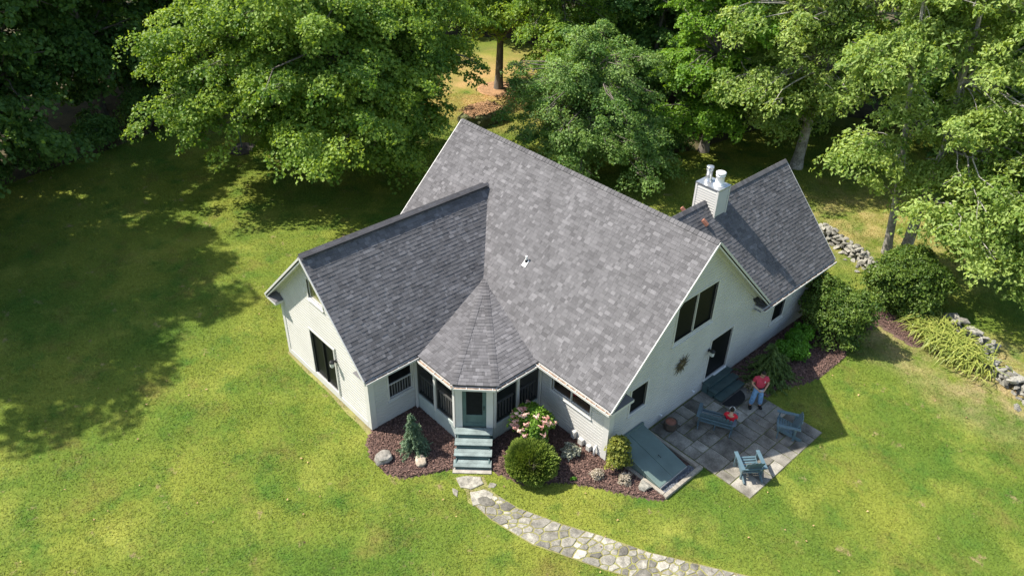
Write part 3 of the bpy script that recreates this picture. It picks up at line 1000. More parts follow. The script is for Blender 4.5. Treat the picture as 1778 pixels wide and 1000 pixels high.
# corner boards, water table, frieze, rake trim, soffits
def corner(x, y, sx, sy, z1, w=.12):
    tr = MB()
    tr.box(*sorted((x + sx * .044, x - sx * w)), *sorted((y + sy * .041, y + sy * .0005)), .1, z1)
    tr.box(*sorted((x + sx * .044, x + sx * .0005)), *sorted((y - sy * .001, y - sy * w)), .1, z1)
    tag(tr.build("corner_board", m_trim, house))
corner(0, 0, 1, -1, 2.9, .2); corner(LX1, LY, 1, -1, 2.9, .2); corner(LX0, LY, -1, -1, 2.9, .15); corner(0, 13.64, 1, 1, 2.8)
tr = MB(); tr.box(LX0 + .16, LX1 - .21, LY - .045, LY - .001, .1, .34); tr.build("base_board", m_trim, house)

def rake(own, p_eave, p_ridge, out, w=.2):
    """barge board along a gable edge with a thin top moulding and a soffit back to the wall"""
    p, q, out = Vector(p_eave), Vector(p_ridge), Vector(out)
    b = MB()
    dn = Vector((0, 0, -.03))
    b.face([p + dn, q + dn, q + dn + Vector((0, 0, -w)), p + dn + Vector((0, 0, -w))])
    m = (p - out * .03); m2 = q - out * .03
    b.face([m2 + dn, m + dn, m + dn + Vector((0, 0, -w)), m2 + dn + Vector((0, 0, -w))])
    b.face([p + dn + Vector((0, 0, -w)), q + dn + Vector((0, 0, -w)), m2 + dn + Vector((0, 0, -w)), m + dn + Vector((0, 0, -w))])
    b.face([p + dn, m + dn, m + dn + Vector((0, 0, -w)), p + dn + Vector((0, 0, -w))])
    b.bar(p + out * .018 + Vector((0, 0, -.045)), q + out * .018 + Vector((0, 0, -.045)), .034, .075)
    s0 = Vector((0, 0, -.16))
    iw = out * .42
    b.face([m + s0, m2 + s0, m2 - iw + s0, m - iw + s0])
    b.bar(p - out * .385 + Vector((0, 0, -.24)), q - out * .385 + Vector((0, 0, -.24)), .03, .15)
    return b.build("rake_board", m_trim, house)
rake("main", (.4, -.5, ZE), (.4, RY, ZR), X_); rake("main", (.4, 8.9, ZE + .09), (.4, RY, ZR), X_)
rake("left", (-6.19, -5.76, ZE), (LXR, -5.76, ZL), -Y_); rake("left", (-13.18, -5.76, ZE), (LXR, -5.76, ZL), -Y_)
rake("right", (.4, 14.04, ZRE), (RXR, 14.04, ZRR), Y_); rake("right", (-6.2, 14.04, ZRE), (RXR, 14.04, ZRR), Y_)
rake("main", (-13.0, -.5, ZE), (-13.0, RY, ZR), -X_); rake("main", (-13.0, 8.99, ZE), (-13.0, RY, ZR), -X_)

# soffit boxes with fascia, then gutters
def eave(p, q, out, depth=.5, gut=True):
    p, q, out = Vector(p), Vector(q), Vector(out)
    d = (q - p).normalized()
    b = MB()
    zf = Vector((0, 0, -.13)); zb_ = Vector((0, 0, -.24))
    a0, a1 = p - out * .03, q - out * .03
    b.bar((a0 + zf + a0 + zb_) / 2 + Vector((0, 0, .02)), (a1 + zf + a1 + zb_) / 2 + Vector((0, 0, .02)), .025, .17)
    b.face([a0 + zb_, a1 + zb_, a1 - out * depth + zb_, a0 - out * depth + zb_])
    f = b.build("fascia", m_trim, house)
    if not gut: return f
    gt = MB(); base = Vector((0, 0, -.135))
    w, h = .105, .085
    o0 = out * .004; o1 = out * w
    gt.bar(p + o0 + base, q + o0 + base, .006, h); gt.bar(p + o1 + base, q + o1 + base, .009, h)
    gt.bar(p + out * w / 2 + base + Vector((0, 0, -h / 2)), q + out * w / 2 + base + Vector((0, 0, -h / 2)), w, .006)
    for e, s in ((p, 1), (q, -1)):
        gt.bar(e + o0 + base, e + o1 + base, .006, h)
    gt.bar(p + out * (w + .006) + base + Vector((0, 0, h / 2)), q + out * (w + .006) + base + Vector((0, 0, h / 2)), .02, .012)
    L = (q - p).length
    for k in range(1, int(L / .45) + 1):
        c = p + d * min(L - .05, k * .45)
        gt.bar(c + o0 + base + Vector((0, 0, h / 2)), c + o1 + base + Vector((0, 0, h / 2)), .022, .01)
    go = gt.build("gutter", m_trim, house)
    db = MB(); n_ = max(2, int(L / .15))
    hs = [random.uniform(.012, .036) for _ in range(n_ + 1)]
    for k in range(n_):
        a0 = p + d * (k * L / n_); a1 = p + d * ((k + 1) * L / n_)
        z0, z1 = base + Vector((0, 0, hs[k])), base + Vector((0, 0, hs[k + 1]))
        db.v += [tuple(v) for v in (a0 + out * .008 + z0, a1 + out * .008 + z1, a1 + out * (w - .006) + z1, a0 + out * (w - .006) + z0)]
        db.t += [1.0] * 4; i = len(db.v) - 4; db.f.append((i, i + 1, i + 2, i + 3))
    tag(db.build("leaf_debris", m_debris, go), kind="stuff")
    return go
eave((-3.4, -.5, ZE), (.4, -.5, ZE), -Y_)
eave((-6.19, -5.74, ZE), (-6.19, -3.45, ZE), X_)
eave((.4, 8.45, ZRE), (.4, 14.03, ZRE), X_, .4)
eave((-13.18, -5.74, ZE), (-13.18, -.4, ZE), -X_)
eave((-6.2, 9.0, ZRE), (-6.2, 14.03, ZRE), -X_, .4)
eave((-13.0, 8.99, ZE), (-6.2, 8.99, ZE), Y_)
eave(PE[0], PE[1], -Y_, .3); eave(PE[1], PE[2], Vector((.714, -.70, 0)), .3); eave(PE[2], (-3.09, -.62, 2.93), X_, .3)

# eave returns: little shingled hips at the foot of each gable
def eave_return(cx, cy, along, out, w=.62, proj=.4, z=ZE):
    """along: direction from the eave corner in under the gable; out: away from the gable wall"""
    along, out = Vector(along), Vector(out)
    c = Vector((cx, cy, 0))
    b = MB()
    p0 = c + out * proj; p1 = c + along * w + out * proj; p2 = c + along * w; p3 = c
    zl, zh = z - .22, z + .1
    V = lambda p, z_: Vector((p.x, p.y, z_))
    b.face([V(p0, zl + .12), V(p1, zl + .12), V(p2 - along * .2, zh - .06), V(p3 , zh - .05)])
    b.face([V(p1, zl + .12), V(p2, zl + .12), V(p2 - along * .2, zh - .06)])
    rt = b.build("eave_return", m_shingle, house)
    bx = MB()
    bx.face([V(p0, zl), V(p1, zl), V(p1, zl + .118), V(p0, zl + .118)]); bx.face([V(p1, zl), V(p2, zl), V(p2, zl + .118), V(p1, zl + .118)])
    bx.face([V(p0, zl), V(p3, zl), V(p2, zl), V(p1, zl)])
    bx.face([V(p3, zl), V(p0, zl), V(p0, zl + .118), V(p3, zl + .118)])
    bx.build("return_box", m_trim, rt)
eave_return(.03, -.5, (0, 1, 0), (1, 0, 0), 1.15, .4)
eave_return(.03, 8.98, (0, -1, 0), (1, 0, 0), .5, .36)
eave_return(-6.2, LY - .03, (-1, 0, 0), (0, -1, 0), .75, .36)
eave_return(-13.17, LY - .03, (1, 0, 0), (0, -1, 0), .75, .36)

# ---- porch
porch = MB()
PW = [(-6.69, -3.3), (-4.32, -3.3), (-3.4, -2.33), (-3.4, 0)]
porch.prism(ccw([(-6.68, -3.27), (-4.34, -3.27), (-3.43, -2.32), (-3.43, -.03), (-6.68, -.03)]), .62, .7)
porch_o = porch.build("porch", M("porch_deck_boards", (.16, .19, .185), .7, .2, 3, .1, 30), house)
def panel_wall(p, q, posts, door=None):
    p, q = Vector((*p, 0)), Vector((*q, 0))
    d = (q - p); L = d.length; d.normalize()
    n = Vector((d.y, -d.x, 0))
    at = lambda s, z, o=0: p + d * s + n * o + Vector((0, 0, z))
    def bx(mb, a, b, z0, z1, o0, o1):
        m = Matrix(((d.x, n.x, 0, 0), (d.y, n.y, 0, 0), (0, 0, 1, 0), (0, 0, 0, 1)))
        m.translation = at((a + b) / 2, (z0 + z1) / 2, (o0 + o1) / 2)
        mb.obox(m, b - a, o1 - o0, z1 - z0)
    hd_ = MB(); bx(hd_, 0.001, L - .001, 2.55, 2.86, -.06, .05); hd_.build("header", m_trim, porch_o)
    for s in posts:
        pm = MB(); bx(pm, s - .055, s + .055, .0 if 0 else .62, 2.55, -.055, .052); pm.build("post", m_trim, porch_o)
    if door is None:
        sk = MB()
        k = 0.0
        while k < L - .02:                                     # skirt of upright boards
            bx(sk, k + .004, min(L, k + .096), .02, .6, -.01, .018 + .004 * ((int(k * 10)) % 2)); k += .1
        bx(sk, 0, L, .02, .6, -.03, -.011)
        tag(sk.build("skirt_boards", m_greygreen, porch_o), kind="stuff")
        rl = MB(); bx(rl, .0, L, .6, .76, -.05, .045); rl.build("bottom_rail", m_greygreen, porch_o)
        for a, b in zip(posts[:-1], posts[1:]):
            sc = MB(); sc.face([at(a + .056, .765, 0), at(b - .056, .765, 0), at(b - .056, 2.548, 0), at(a + .056, 2.548, 0)])
            sc.build("screen", m_screen, porch_o)
            rr = MB(); bx(rr, a + .06, b - .06, 1.5, 1.56, -.19, -.13); rr.build("hand_rail", m_trim, porch_o)
            nb = int((b - a - .12) / .13)
            for j in range(nb):
                s = a + .12 + (b - a - .24) * j / max(1, nb - 1)
                bl_ = MB(); bx(bl_, s - .018, s + .018, .77, 1.5, -.178, -.142); bl_.build("baluster", m_trim, porch_o)
    else:
        dm = MB(); a, b = door
        fr2 = MB(); bx(fr2, a - .14, a, .62, 2.55, -.05, .046); bx(fr2, b, b + .14, .62, 2.55, -.05, .046)
        fr2.build("door_jamb", m_trim, porch_o)
        z0, z1 = .72, 2.54
        bx(dm, a + .004, a + .14, z0, z1, -.02, .024); bx(dm, b - .14, b - .004, z0, z1, -.02, .024)
        bx(dm, a + .14, b - .14, z1 - .13, z1, -.018, .022); bx(dm, a + .14, b - .14, z0, z0 + .16, -.018, .022)
        bx(dm, a + .14, b - .14, z0 + .42, z0 + .55, -.018, .022)
        bx(dm, a + .14, b - .14, z0 + .16, z0 + .42, -.01, .006)
        do = dm.build("screen_door", m_green, porch_o)
        ds = MB(); ds.face([at(a + .14, z0 + .55, .002), at(b - .14, z0 + .55, .002), at(b - .14, z1 - .13, .002), at(a + .14, z1 - .13, .002)])
        ds.build("door_screen", mat_screen("door_screen_mesh", .85), do)
        hn = MB(); bx(hn, b - .1, b - .07, 1.55, 1.72, .03, .07); hn.build("door_handle", m_black, do)
        sk = MB(); bx(sk, 0, L, .02, .62, -.03, .02); sk.build("landing_board", m_green, porch_o)
LA = 2.37
panel_wall(PW[0], PW[1], (.06, .98, 1.62 + .28, LA - .06)[0:1] + (1.2, LA - .06))
dch = math.hypot(.92, .97)
panel_wall(PW[1], PW[2], (.055, dch - .055), door=(.24, dch - .24))
panel_wall(PW[2], PW[3], (.06, 1.17, 2.27))
# soffit closing the porch roof from below
ps = MB(); ps.face([(-6.68, -3.45, 2.87), (-4.13, -3.45, 2.87), (-3.15, -2.46, 2.87), (-3.15, -.02, 2.87), (-6.68, -.02, 2.87)][::-1])
ps.build("porch_ceiling", m_greygreen, porch_o)

# porch steps: four teal treads coming down the diagonal
dd = Vector((.726, -.688, 0)); aa = Vector((.688, .726, 0))
mid = Vector((-3.86, -2.815, 0))
steps = MB()
steps_o = None
sb = MB()
for s in (-.58, .58):
    o = mid + aa * s
    prof = [(.03, 0), (1.42, 0), (1.42, .14), (.1, .62), (.03, .62)]
    for sg in (-.02, .02):
        sb.face([o + aa * sg + dd * r + Vector((0, 0, z)) for r, z in (prof if sg > 0 else prof[::-1])])
    for i in range(len(prof)):
        (r0, z0), (r1, z1) = prof[i], prof[(i + 1) % len(prof)]
        sb.face([o - aa * .02 + dd * r0 + Vector((0, 0, z0)), o - aa * .02 + dd * r1 + Vector((0, 0, z1)), o + aa * .02 + dd * r1 + Vector((0, 0, z1)), o + aa * .02 + dd * r0 + Vector((0, 0, z0))])
for k in range(4):
    z = .70 - k * .175
    m = Matrix(((aa.x, dd.x, 0, 0), (aa.y, dd.y, 0, 0), (0, 0, 1, 0), (0, 0, 0, 1)))
    m.translation = mid + dd * (.40 + k * .35) + Vector((0, 0, z / 2 - .06)); sb.obox(m, 1.12, .02, max(.06, z - .06))
steps_o = sb.build("porch_steps", m_green, house)
m_tread = M("worn_green_tread", (.20, .245, .24), .7, .28, 2.5, .1, 40, fine=.2)
for k in range(4):
    z = .70 - k * .175
    for j, w in ((0, .165), (1, .165)):
        t = MB(); m = Matrix(((aa.x, dd.x, 0, 0), (aa.y, dd.y, 0, 0), (0, 0, 1, 0), (0, 0, 0, 1)))
        m.translation = mid + dd * (.17 + k * .35 + j * .172) + Vector((0, 0, z - .02)); t.obox(m, 1.34, w, .04)
        t.build("tread", m_tread, steps_o)
sl_ = MB(); m = Matrix(((aa.x, dd.x, 0, 0), (aa.y, dd.y, 0, 0), (0, 0, 1, 0), (0, 0, 0, 1))); m.translation = mid + dd * 1.5 + Vector((0, 0, .01))
sl_.obox(m, 1.36, .28, .06); sl_.build("footing_slab", m_found, steps_o)

# patio door steps: three dark green treads
ds_ = MB()
for k, (x0, x1, z) in enumerate(((.03, .36, .5), (.28, .66, .34), (.58, .96, .18))):
    ds_.box(x0 + .01, x1 - .03, 5.66, 7.14, 0, z - .036)
dso = ds_.build("door_steps", m_green, house)
for k, (x0, x1, z) in enumerate(((.03, .38, .5), (.385, .70, .34), (.705, 1.02, .18))):
    t = MB(); t.box(x0, x1, 5.6, 7.2, z - .035, z); t.build("tread", M("dark_green_tread", (.055, .085, .08), .6, .3, 2.2, .1, 40, fine=.2) if k == 0 else bpy.data.materials["dark_green_tread"], dso)

# chimney straddling the far ridge
ch = MB()
CX0, CX1, CY0, CY1, CZ = -3.4, -2.4, 8.26, 8.98, 7.08
ch.box(CX0, CX1, CY0, CY1, 4.9, CZ - .04)
cho = ch.build("chimney", m_siding, house)
cl = MB()
for k in range(int((CZ - 5.3) / .105)):
    z0 = 5.3 + k * .105; z1 = min(CZ - .04, z0 + .105)
    for (ax, ay, bx_, by) in ((CX0, CY0, CX1, CY0), (CX1, CY0, CX1, CY1), (CX1, CY1, CX0, CY1), (CX0, CY1, CX0, CY0)):
        n = Vector((by - ay, -(bx_ - ax), 0)).normalized()
        a, b = Vector((ax, ay, 0)), Vector((bx_, by, 0))
        Z0, Z1 = Vector((0, 0, z0)), Vector((0, 0, z1))
        cl.face([a + n * .035 + Z0, b + n * .035 + Z0, b + n * .003 + Z1, a + n * .003 + Z1])
        cl.face([a + Z0, b + Z0, b + n * .035 + Z0, a + n * .035 + Z0])
tag(cl.build("chimney_boards", m_siding, cho), kind="stuff")
for (x, y) in ((CX0, CY0), (CX1, CY0), (CX1, CY1), (CX0, CY1)):
    cb = MB(); cb.box(x - .04, x + .04, y - .04, y + .04, 5.2, CZ - .041); cb.build("corner_trim", m_trim, cho)
cc = MB(); cc.box(CX0 - .05, CX1 + .05, CY0 - .05, CY1 + .05, CZ - .04, CZ + .005); cc.build("chimney_cap", m_metal, cho)
for (fx, fy, h, r) in ((-3.16, 8.62, .62, .125), (-2.66, 8.64, .55, .165)):
    fm = MB()
    fm.lathe([(r * 1.35, 0), (r * 1.35, .03), (r, .05), (r, h - .16), (r * 1.12, h - .155), (r * 1.12, h - .11), (r * .98, h - .1), (r * .98, h - .06), (r * 1.2, h - .055), (r * 1.2, h), (r * .9, h + .02)], 20, (fx, fy, CZ + .005))
    fm.build("flue", m_metal if fx < -3 else m_white, cho, True)
for (bx_, by, s) in ((-2.35, 7.62, .16), (-3.05, 7.1, .13)):
    z = z_right(bx_, by)
    b = MB(); m = Matrix.Translation((bx_, by, z + .07)) @ Matrix.Rotation(.4, 4, 'Z') @ Matrix.Rotation(.75, 4, 'Y'); b.obox(m, .28, s, .11)
    br_ = b.build("brick", m_brick); tag(br_, "red brick lying on the far roof slope near the chimney" if by > 7.3 else "red brick on the far roof ridge behind the main ridge", "brick")
# vent stack on the main slope
vp = MB(); vz = z_main(-5.89, 1.49)
vp.tube([(-5.89, 1.49, vz - .1), (-5.89, 1.49, vz + .26)], [.04, .04], 12)
vpo = vp.build("vent_pipe", m_white, house, False)
vf = MB(); vf.obox(Matrix.Translation((-5.89, 1.44, vz - .02)) @ Matrix.Rotation(math.atan(SM), 4, 'X'), .2, .3, .012); vf.build("flashing", m_white, vpo)
vc = MB(); vc.lathe([(.07, 0), (.05, .08), (.04, .1)], 12, (-5.89, 1.49, vz + .02)); vc.build("collar", m_black, vpo)

# wall lamps
def sconce(loc, n):
    n = Vector(n); a = Vector((-n.y, n.x, 0)); c = Vector(loc)
    b = MB(); b.tube([c + n * .03, c + n * .06], [.07, .06], 10)
    b.tube([c + n * .05 + Vector((0, 0, .0)), c + n * .13 + Vector((0, 0, .09)), c + n * .2 + Vector((0, 0, .07))], [.016] * 3, 6)
    lo = b.build("wall_lamp", m_black, house, True)
    s = MB(); p = c + n * .2
    s.lathe([(.05, -.2), (.085, -.16), (.095, .0), (.06, .02)], 6, p); s.build("lamp_glass", m_lampglass, lo)
    t = MB(); t.lathe([(.12, .0), (.09, .05), (.03, .09), (.01, .13)], 6, p + Vector((0, 0, .02))); t.build("lamp_hood", m_black, lo)
sconce((-8.72, LY - .02, 2.1), (0, -1, 0)); sconce((.02, 5.58, 2.15), (1, 0, 0))
# conduit beside the left window, downspout, meters and pipes
cd = MB(); cd.tube([(-8.72, LY - .045, .3), (-8.72, LY - .045, 2.7)], [.018, .018], 6); cd.build("conduit", m_trim, house)
dsn = MB(); dsn.box(-6.6, -6.52, -3.42, -3.34, .1, 2.75); dsn.build("downspout", m_trim, house)
dsn = MB(); dsn.box(-3.36, -3.28, -.14, -.06, .1, 2.75); dsn.build("downspout", m_trim, house)
for (x, w, z0, z1) in ((-1.55, .18, .16, .48), (-1.2, .22, .1, .36), (-.8, .18, .08, .32)):
    b = MB(); b.box(x, x + w, -.17, -.03, z0, z1); b.tube([(x + w / 2, -.1, z0), (x + w / 2, -.1, .0)], [.025, .025], 6)
    b.build("utility_box", m_siding, house, bevel=.012)
pp = MB(); pp.tube([(-.42, -.12, .0), (-.42, -.12, .38), (-.42, -.1, .45), (-.42, -.02, .47)], [.045] * 4, 8); pp.build("vent_pipe", m_white, house, True)
for y in (1.0 + 1.1, 4.1):
    b = MB(); b.tube([(.02, y + .9, .42), (.12, y + .9, .42)], [.03, .04], 8); b.build("hose_tap", m_white, house)
sst = MB(); sst.box(-13.35, -12.75, -5.0, -4.1, 0, .16); tag(sst.build("side_step", m_green, bevel=.01), "low green step on the ground behind the left gable corner", "step")

# sun ornament on the gable wall
so = empty("sun_ornament", (.07, 3.82, 2.42), label="bronze sunburst ornament hanging on the shaded gable wall", cat="ornament")
dsc = MB(); dsc.tube([(-.01, 0, 0), (.04, 0, 0)], [.12, .1], 18); dsc.build("face", M("bronze", (.14, .115, .075), .5, .3, 8, metal=.6), so, True)
ry_ = bpy.data.materials["bronze"]
for k in range(24):
    a = k * math.pi / 12
    r1 = .5 if k % 2 == 0 else .36
    w = .03; u = Vector((0, math.cos(a), math.sin(a))); v = Vector((0, -math.sin(a), math.cos(a)))
    t = MB(); p0, p1, p2 = u * .1 + v * w, u * .1 - v * w, u * r1 + v * (.03 if k % 4 else -.03)
    f = Vector((.02, 0, 0))
    t.face([p0, p2, p1]); t.face([p0 + f, p1 + f, p2 + f * .5]); t.face([p0, p0 + f, p2 + f * .5, p2]); t.face([p1, p2, p2 + f * .5, p1 + f])
    t.build("ray", ry_, so)

# ------------------------------------------------------------------ cellar bulkhead in its timber frame
bh = MB()
def wedge(mb, y0, y1, x0, z0, x1, z1, zb=0.0):
    v = [(x0, y0, zb), (x1, y0, zb), (x1, y0, z1), (x0, y0, z0), (x0, y1, zb), (x1, y1, zb), (x1, y1, z1), (x0, y1, z0)]
    i = len(mb.v); mb.v += v; mb.t += [1.0] * 8
    for q in ((0, 1, 2, 3), (7, 6, 5, 4), (0, 4, 5, 1), (1, 5, 6, 2), (2, 6, 7, 3), (3, 7, 4, 0)): mb.f.append(tuple(i + k for k in q))
wedge(bh, .42, 1.86, .04, .66, 2.12, .14)
bho = tag(bh.build("cellar_bulkhead", m_teal), "sloping teal steel cellar bulkhead with two door leaves at the house corner", "bulkhead")
for (y0, y1, lift) in ((.39, 1.125, .012), (1.135, 1.89, .012)):
    d = MB(); wedge(d, y0, y1, .04, .66 + lift + .03, 2.16, .14 + lift + .03, .0)
    d.v = [(x, y, (z if z > .01 else ((.66 - (x - .04) * .25) + lift))) for x, y, z in d.v]
    d.build("door_leaf", m_teal, bho, bevel=.008)
d = MB(); d.bar((.04, 1.13, .715), (2.17, 1.13, .188), .07, .022); d.build("cover_strip", m_teal, bho)
d = MB(); d.box(2.165, 2.2, .4, 1.88, .02, .17); d.build("metal_sill", m_metal, bho)
d = MB(); d.box(.04, .12, .36, 1.92, .64, .76); d.build("head_flashing", m_teal, bho)
h = MB(); h.tube([(1.3, 1.32, .42), (1.3, 1.32, .45), (1.42, 1.32, .42), (1.42, 1.32, .39)], [.012] * 4, 6); h.build("handle", m_black, bho)
tf = MB(); tf.box(2.1, 2.4, .3, 2.1, -.05, .03)
for i in range(900):
    x, y = random.uniform(2.18, 2.42), random.uniform(.38, 2.12); s = random.uniform(.02, .045)
    tf.obox(Matrix.Translation((x, y, .04)) @ Matrix.Rotation(random.random() * 6, 4, 'Z') @ Matrix.Rotation(random.random(), 4, 'X'), s, s * .8, s * .7, random.uniform(.4, 1.7))
gv = tag(tf.build("gravel_strip", m_gravel), "blue grey gravel at the foot of the cellar bulkhead", "gravel", kind="stuff")
for nm, (x0, x1, y0, y1), lab in (("a", (.05, 2.4, .27, .40), "weathered timber edging between the bulkhead and the mulch bed"),
                                  ("b", (2.41, 2.56, .27, 2.34), "weathered timber edging across the front of the gravel strip"),
                                  ("c", (.05, 2.4, 2.18, 2.33), "weathered timber edging between the bulkhead and the patio")):
    t = MB(); t.box(x0, x1, y0, y1, -.1, .13)
    tag(t.build("landscape_timber", m_timber, bevel=.012), lab, "timber")
fl_ = MB(); fl_.box(.05, 2.12, 1.89, 2.18, -.05, .02); tag(fl_.build("gravel_bed", m_mulch), kind="structure")

# ------------------------------------------------------------------ slatted chairs and bench
def adirondack(name, loc, facing, label, width=.62, fans=1, group=None, cat="chair", k_=1.0):
    """local +Y is the way the sitter looks"""
    f = Vector(facing)
    e = empty(name, loc, math.atan2(f.y, f.x) - math.pi / 2, label, cat, group)
    e.scale = (k_, k_, k_)
    W = width / 2
    def part(nm, fn, bevel=.004):
        b = MB(); fn(b); return b.build(nm, m_chair, e, bevel=bevel)
    for s in (-1, 1):
        part("leg", lambda b: b.box(s * W - .045, s * W + .045, .30, .34, 0, .56))                           # front post
        part("leg", lambda b: b.bar((s * (W - .05), .36, .36), (s * (W - .05), -.46, .03), .028, .12))       # raked side rail and rear foot
        part("leg", lambda b: b.bar((s * (W - .01), -.2, .0), (s * (W - .01), -.22, .56), .03, .07, (0, 1, 0)))
        def arm(b):
            b.bar((s * (W + .02), .42, .58), (s * (W + .02), -.36, .56), .125, .03)
        part("arm", arm, .006)
    if fans > 1:
        part("leg", lambda b: b.box(-.02, .02, -.24, -.2, 0, .3))
    n = 6
    for k in range(n):
        y = .34 - k * .088
        part("seat_slat", lambda b: b.bar((-W + .03, y, .385 - (k * .088) * .38 if k else .37), (W - .03, y, .385 - (k * .088) * .38 if k else .37), .07, .02))
    bx0 = -W + .07; span = (width - .14) / fans
    for fn_ in range(fans):
        m_ = 5
        for k in range(m_):
            u = (k + .5) / m_
            xb = bx0 + fn_ * span + u * span
            cx = bx0 + (fn_ + .5) * span
            h = .58 + .17 * math.sqrt(max(0, 1 - ((xb - cx) / (span * .56)) ** 2)) - (.06 if fans > 1 else 0)
            xt = cx + (xb - cx) * 1.12
            def slat(b):
                w = span / m_ * .46
                base = Vector((xb, -.14, .22)); topv = Vector((xt, -.14 - h * .32, .22 + h * .88))
                d_ = (topv - base).normalized(); side = Vector((1, 0, 0)); nn = side.cross(d_)
                pts = [base - side * w, base + side * w, topv - d_ * .05 + side * w * 1.06, topv + side * w * .5, topv - side * w * .5, topv - d_ * .05 - side * w * 1.06]
                i = len(b.v)
                for o in (-.01, .01):
                    for p_ in pts: b.v.append(tuple(p_ + nn * o)); b.t.append(1)
                m6 = 6
                b.f.append(tuple(i + j for j in reversed(range(m6)))); b.f.append(tuple(i + m6 + j for j in range(m6)))
                for j in range(m6): b.f.append((i + j, i + (j + 1) % m6, i + m6 + (j + 1) % m6, i + m6 + j))
            part("back_slat", slat, 0)
    part("back_rail", lambda b: b.bar((-W - .03, -.335, .545), (W + .03, -.335, .545), .05, .03))
    part("back_rail", lambda b: b.bar((-W + .05, -.2, .27), (W - .05, -.2, .27), .03, .07))
    part("front_apron", lambda b: b.box(-W + .046, W - .046, .345, .368, .24, .37))
    return e
adirondack("slatted_chair", (3.56, 6.16, .034), (-.86, -.51), "blue grey slatted lawn chair in shade facing along the patio", width=.68, k_=1.1)
adirondack("slatted_chair", (3.74, 3.36, .034), (-.80, .60), "blue grey slatted lawn chair in sun at the near patio corner", width=.68, k_=1.1)
adirondack("slatted_bench", (1.58, 4.42, .034), (-.43, .90), "blue grey two seat slatted bench with twin arched backs on patio", width=1.28, fans=2, cat="bench")

# ------------------------------------------------------------------ people
def skin(name, nodes, edges, mat, parent, sub=2, root=None):
    names = list(nodes)
    me = bpy.data.meshes.new(name)
    me.from_pydata([nodes[k][0] for k in names], [(names.index(a), names.index(b)) for a, b in edges], [])
    o = link(bpy.data.objects.new(name, me), parent)
    me.materials.append(mat)
    md = o.modifiers.new("skin", 'SKIN')
    md.use_smooth_shade = True
    sv = me.skin_vertices[0].data if me.skin_vertices else None
    if sv is None:
        bm = bmesh.new(); bm.from_mesh(me); bm.verts.layers.skin.verify(); bm.to_mesh(me); bm.free(); sv = me.skin_vertices[0].data
    for i, k in enumerate(names):
        r = nodes[k][1]
        sv[i].radius = r if isinstance(r, tuple) else (r, r)
        sv[i].use_root = (k == (root or names[0]))
    s = o.modifiers.new("subdivision", 'SUBSURF'); s.levels = sub; s.render_levels = sub
    return o

def hand(nodes, edges, wrist, palm_dir, out_dir, curl, tagn):
    """palm, four unequal bent fingers and a thumb leaving the side of the palm"""
    w = Vector(nodes[wrist][0]); pd = Vector(palm_dir).normalized(); od = Vector(out_dir).normalized(); cd = Vector(curl).normalized()
    pk = tagn + "palm"
    nodes[pk] = (tuple(w + pd * .055), (.034, .018)); edges.append((wrist, pk))
    for i, (o, l) in enumerate(((-.028, .07), (-.009, .08), (.010, .075), (.027, .058))):
        a, b, c = (tagn + str(i) + q for q in "abc")
        b0 = w + pd * .095 + od * o
        nodes[a] = (tuple(b0), .010); nodes[b] = (tuple(b0 + (pd * .8 + cd * .5).normalized() * l * .55), .009); nodes[c] = (tuple(b0 + (pd * .8 + cd * .5).normalized() * l * .55 + (pd * .2 + cd).normalized() * l * .45), .008)
        edges += [(pk, a), (a, b), (b, c)]
    t0, t1 = tagn + "t0", tagn + "t1"
    nodes[t0] = (tuple(w + pd * .05 - od * .045), .012); nodes[t1] = (tuple(w + pd * .095 - od * .055 + cd * .02), .010)
    edges += [(pk, t0), (t0, t1)]

def head_parts(e, c, look, hair_long=False):
    """hair cap, eyes, ears and nose set on a head centred at c"""
    c, look = Vector(c), Vector(look).normalized()
    side = Vector((1, 0, 0)); upv = side.cross(look)
    bm = bmesh.new(); bmesh.ops.create_uvsphere(bm, u_segments=16, v_segments=10, radius=1)
    for v in bm.verts:
        p = v.co.copy()
        k = 1 + .05 * noise.noise(p * 4)
        v.co = c + side * p.x * .087 * k + look * (p.y * .103 * k - .016) + upv * (p.z * .118 * k + .02)
    kill = [v for v in bm.verts if (v.co - c).dot(look) > .045 and (v.co - c).dot(upv) < .062 or (v.co - c).dot(upv) < (-.1 if hair_long else -.045)]
    bmesh.ops.delete(bm, geom=kill, context='VERTS')
    me = bpy.data.meshes.new("hair"); bm.to_mesh(me); bm.free(); me.materials.append(m_hair)
    link(bpy.data.objects.new("hair", me), e)
    fm = MB()
    for s in (-1, 1):
        m = MB(); m.lathe([(.004, -.011), (.011, 0), (.004, .011)], 8, c + side * s * .032 + look * .083 + upv * .005); m.build("eye", m_hair, e, True)
        m = MB(); m.lathe([(.008, -.03), (.02, 0), (.012, .03)], 8, c + side * s * .083 + upv * -.005); m.build("ear", m_skin, e, True)
    m = MB(); m.tube([c + look * .085 + upv * .01, c + look * .108 - upv * .025, c + look * .085 - upv * .032], [.008, .014, .008], 6); m.build("nose", m_skin, e, True)
    m = MB(); m.bar(c + look * .086 - upv * .058 - side * .022, c + look * .086 - upv * .058 + side * .022, .01, .008); m.build("mouth", M("lip", (.35, .13, .11), .5) if "lip" not in bpy.data.materials else bpy.data.materials["lip"], e)

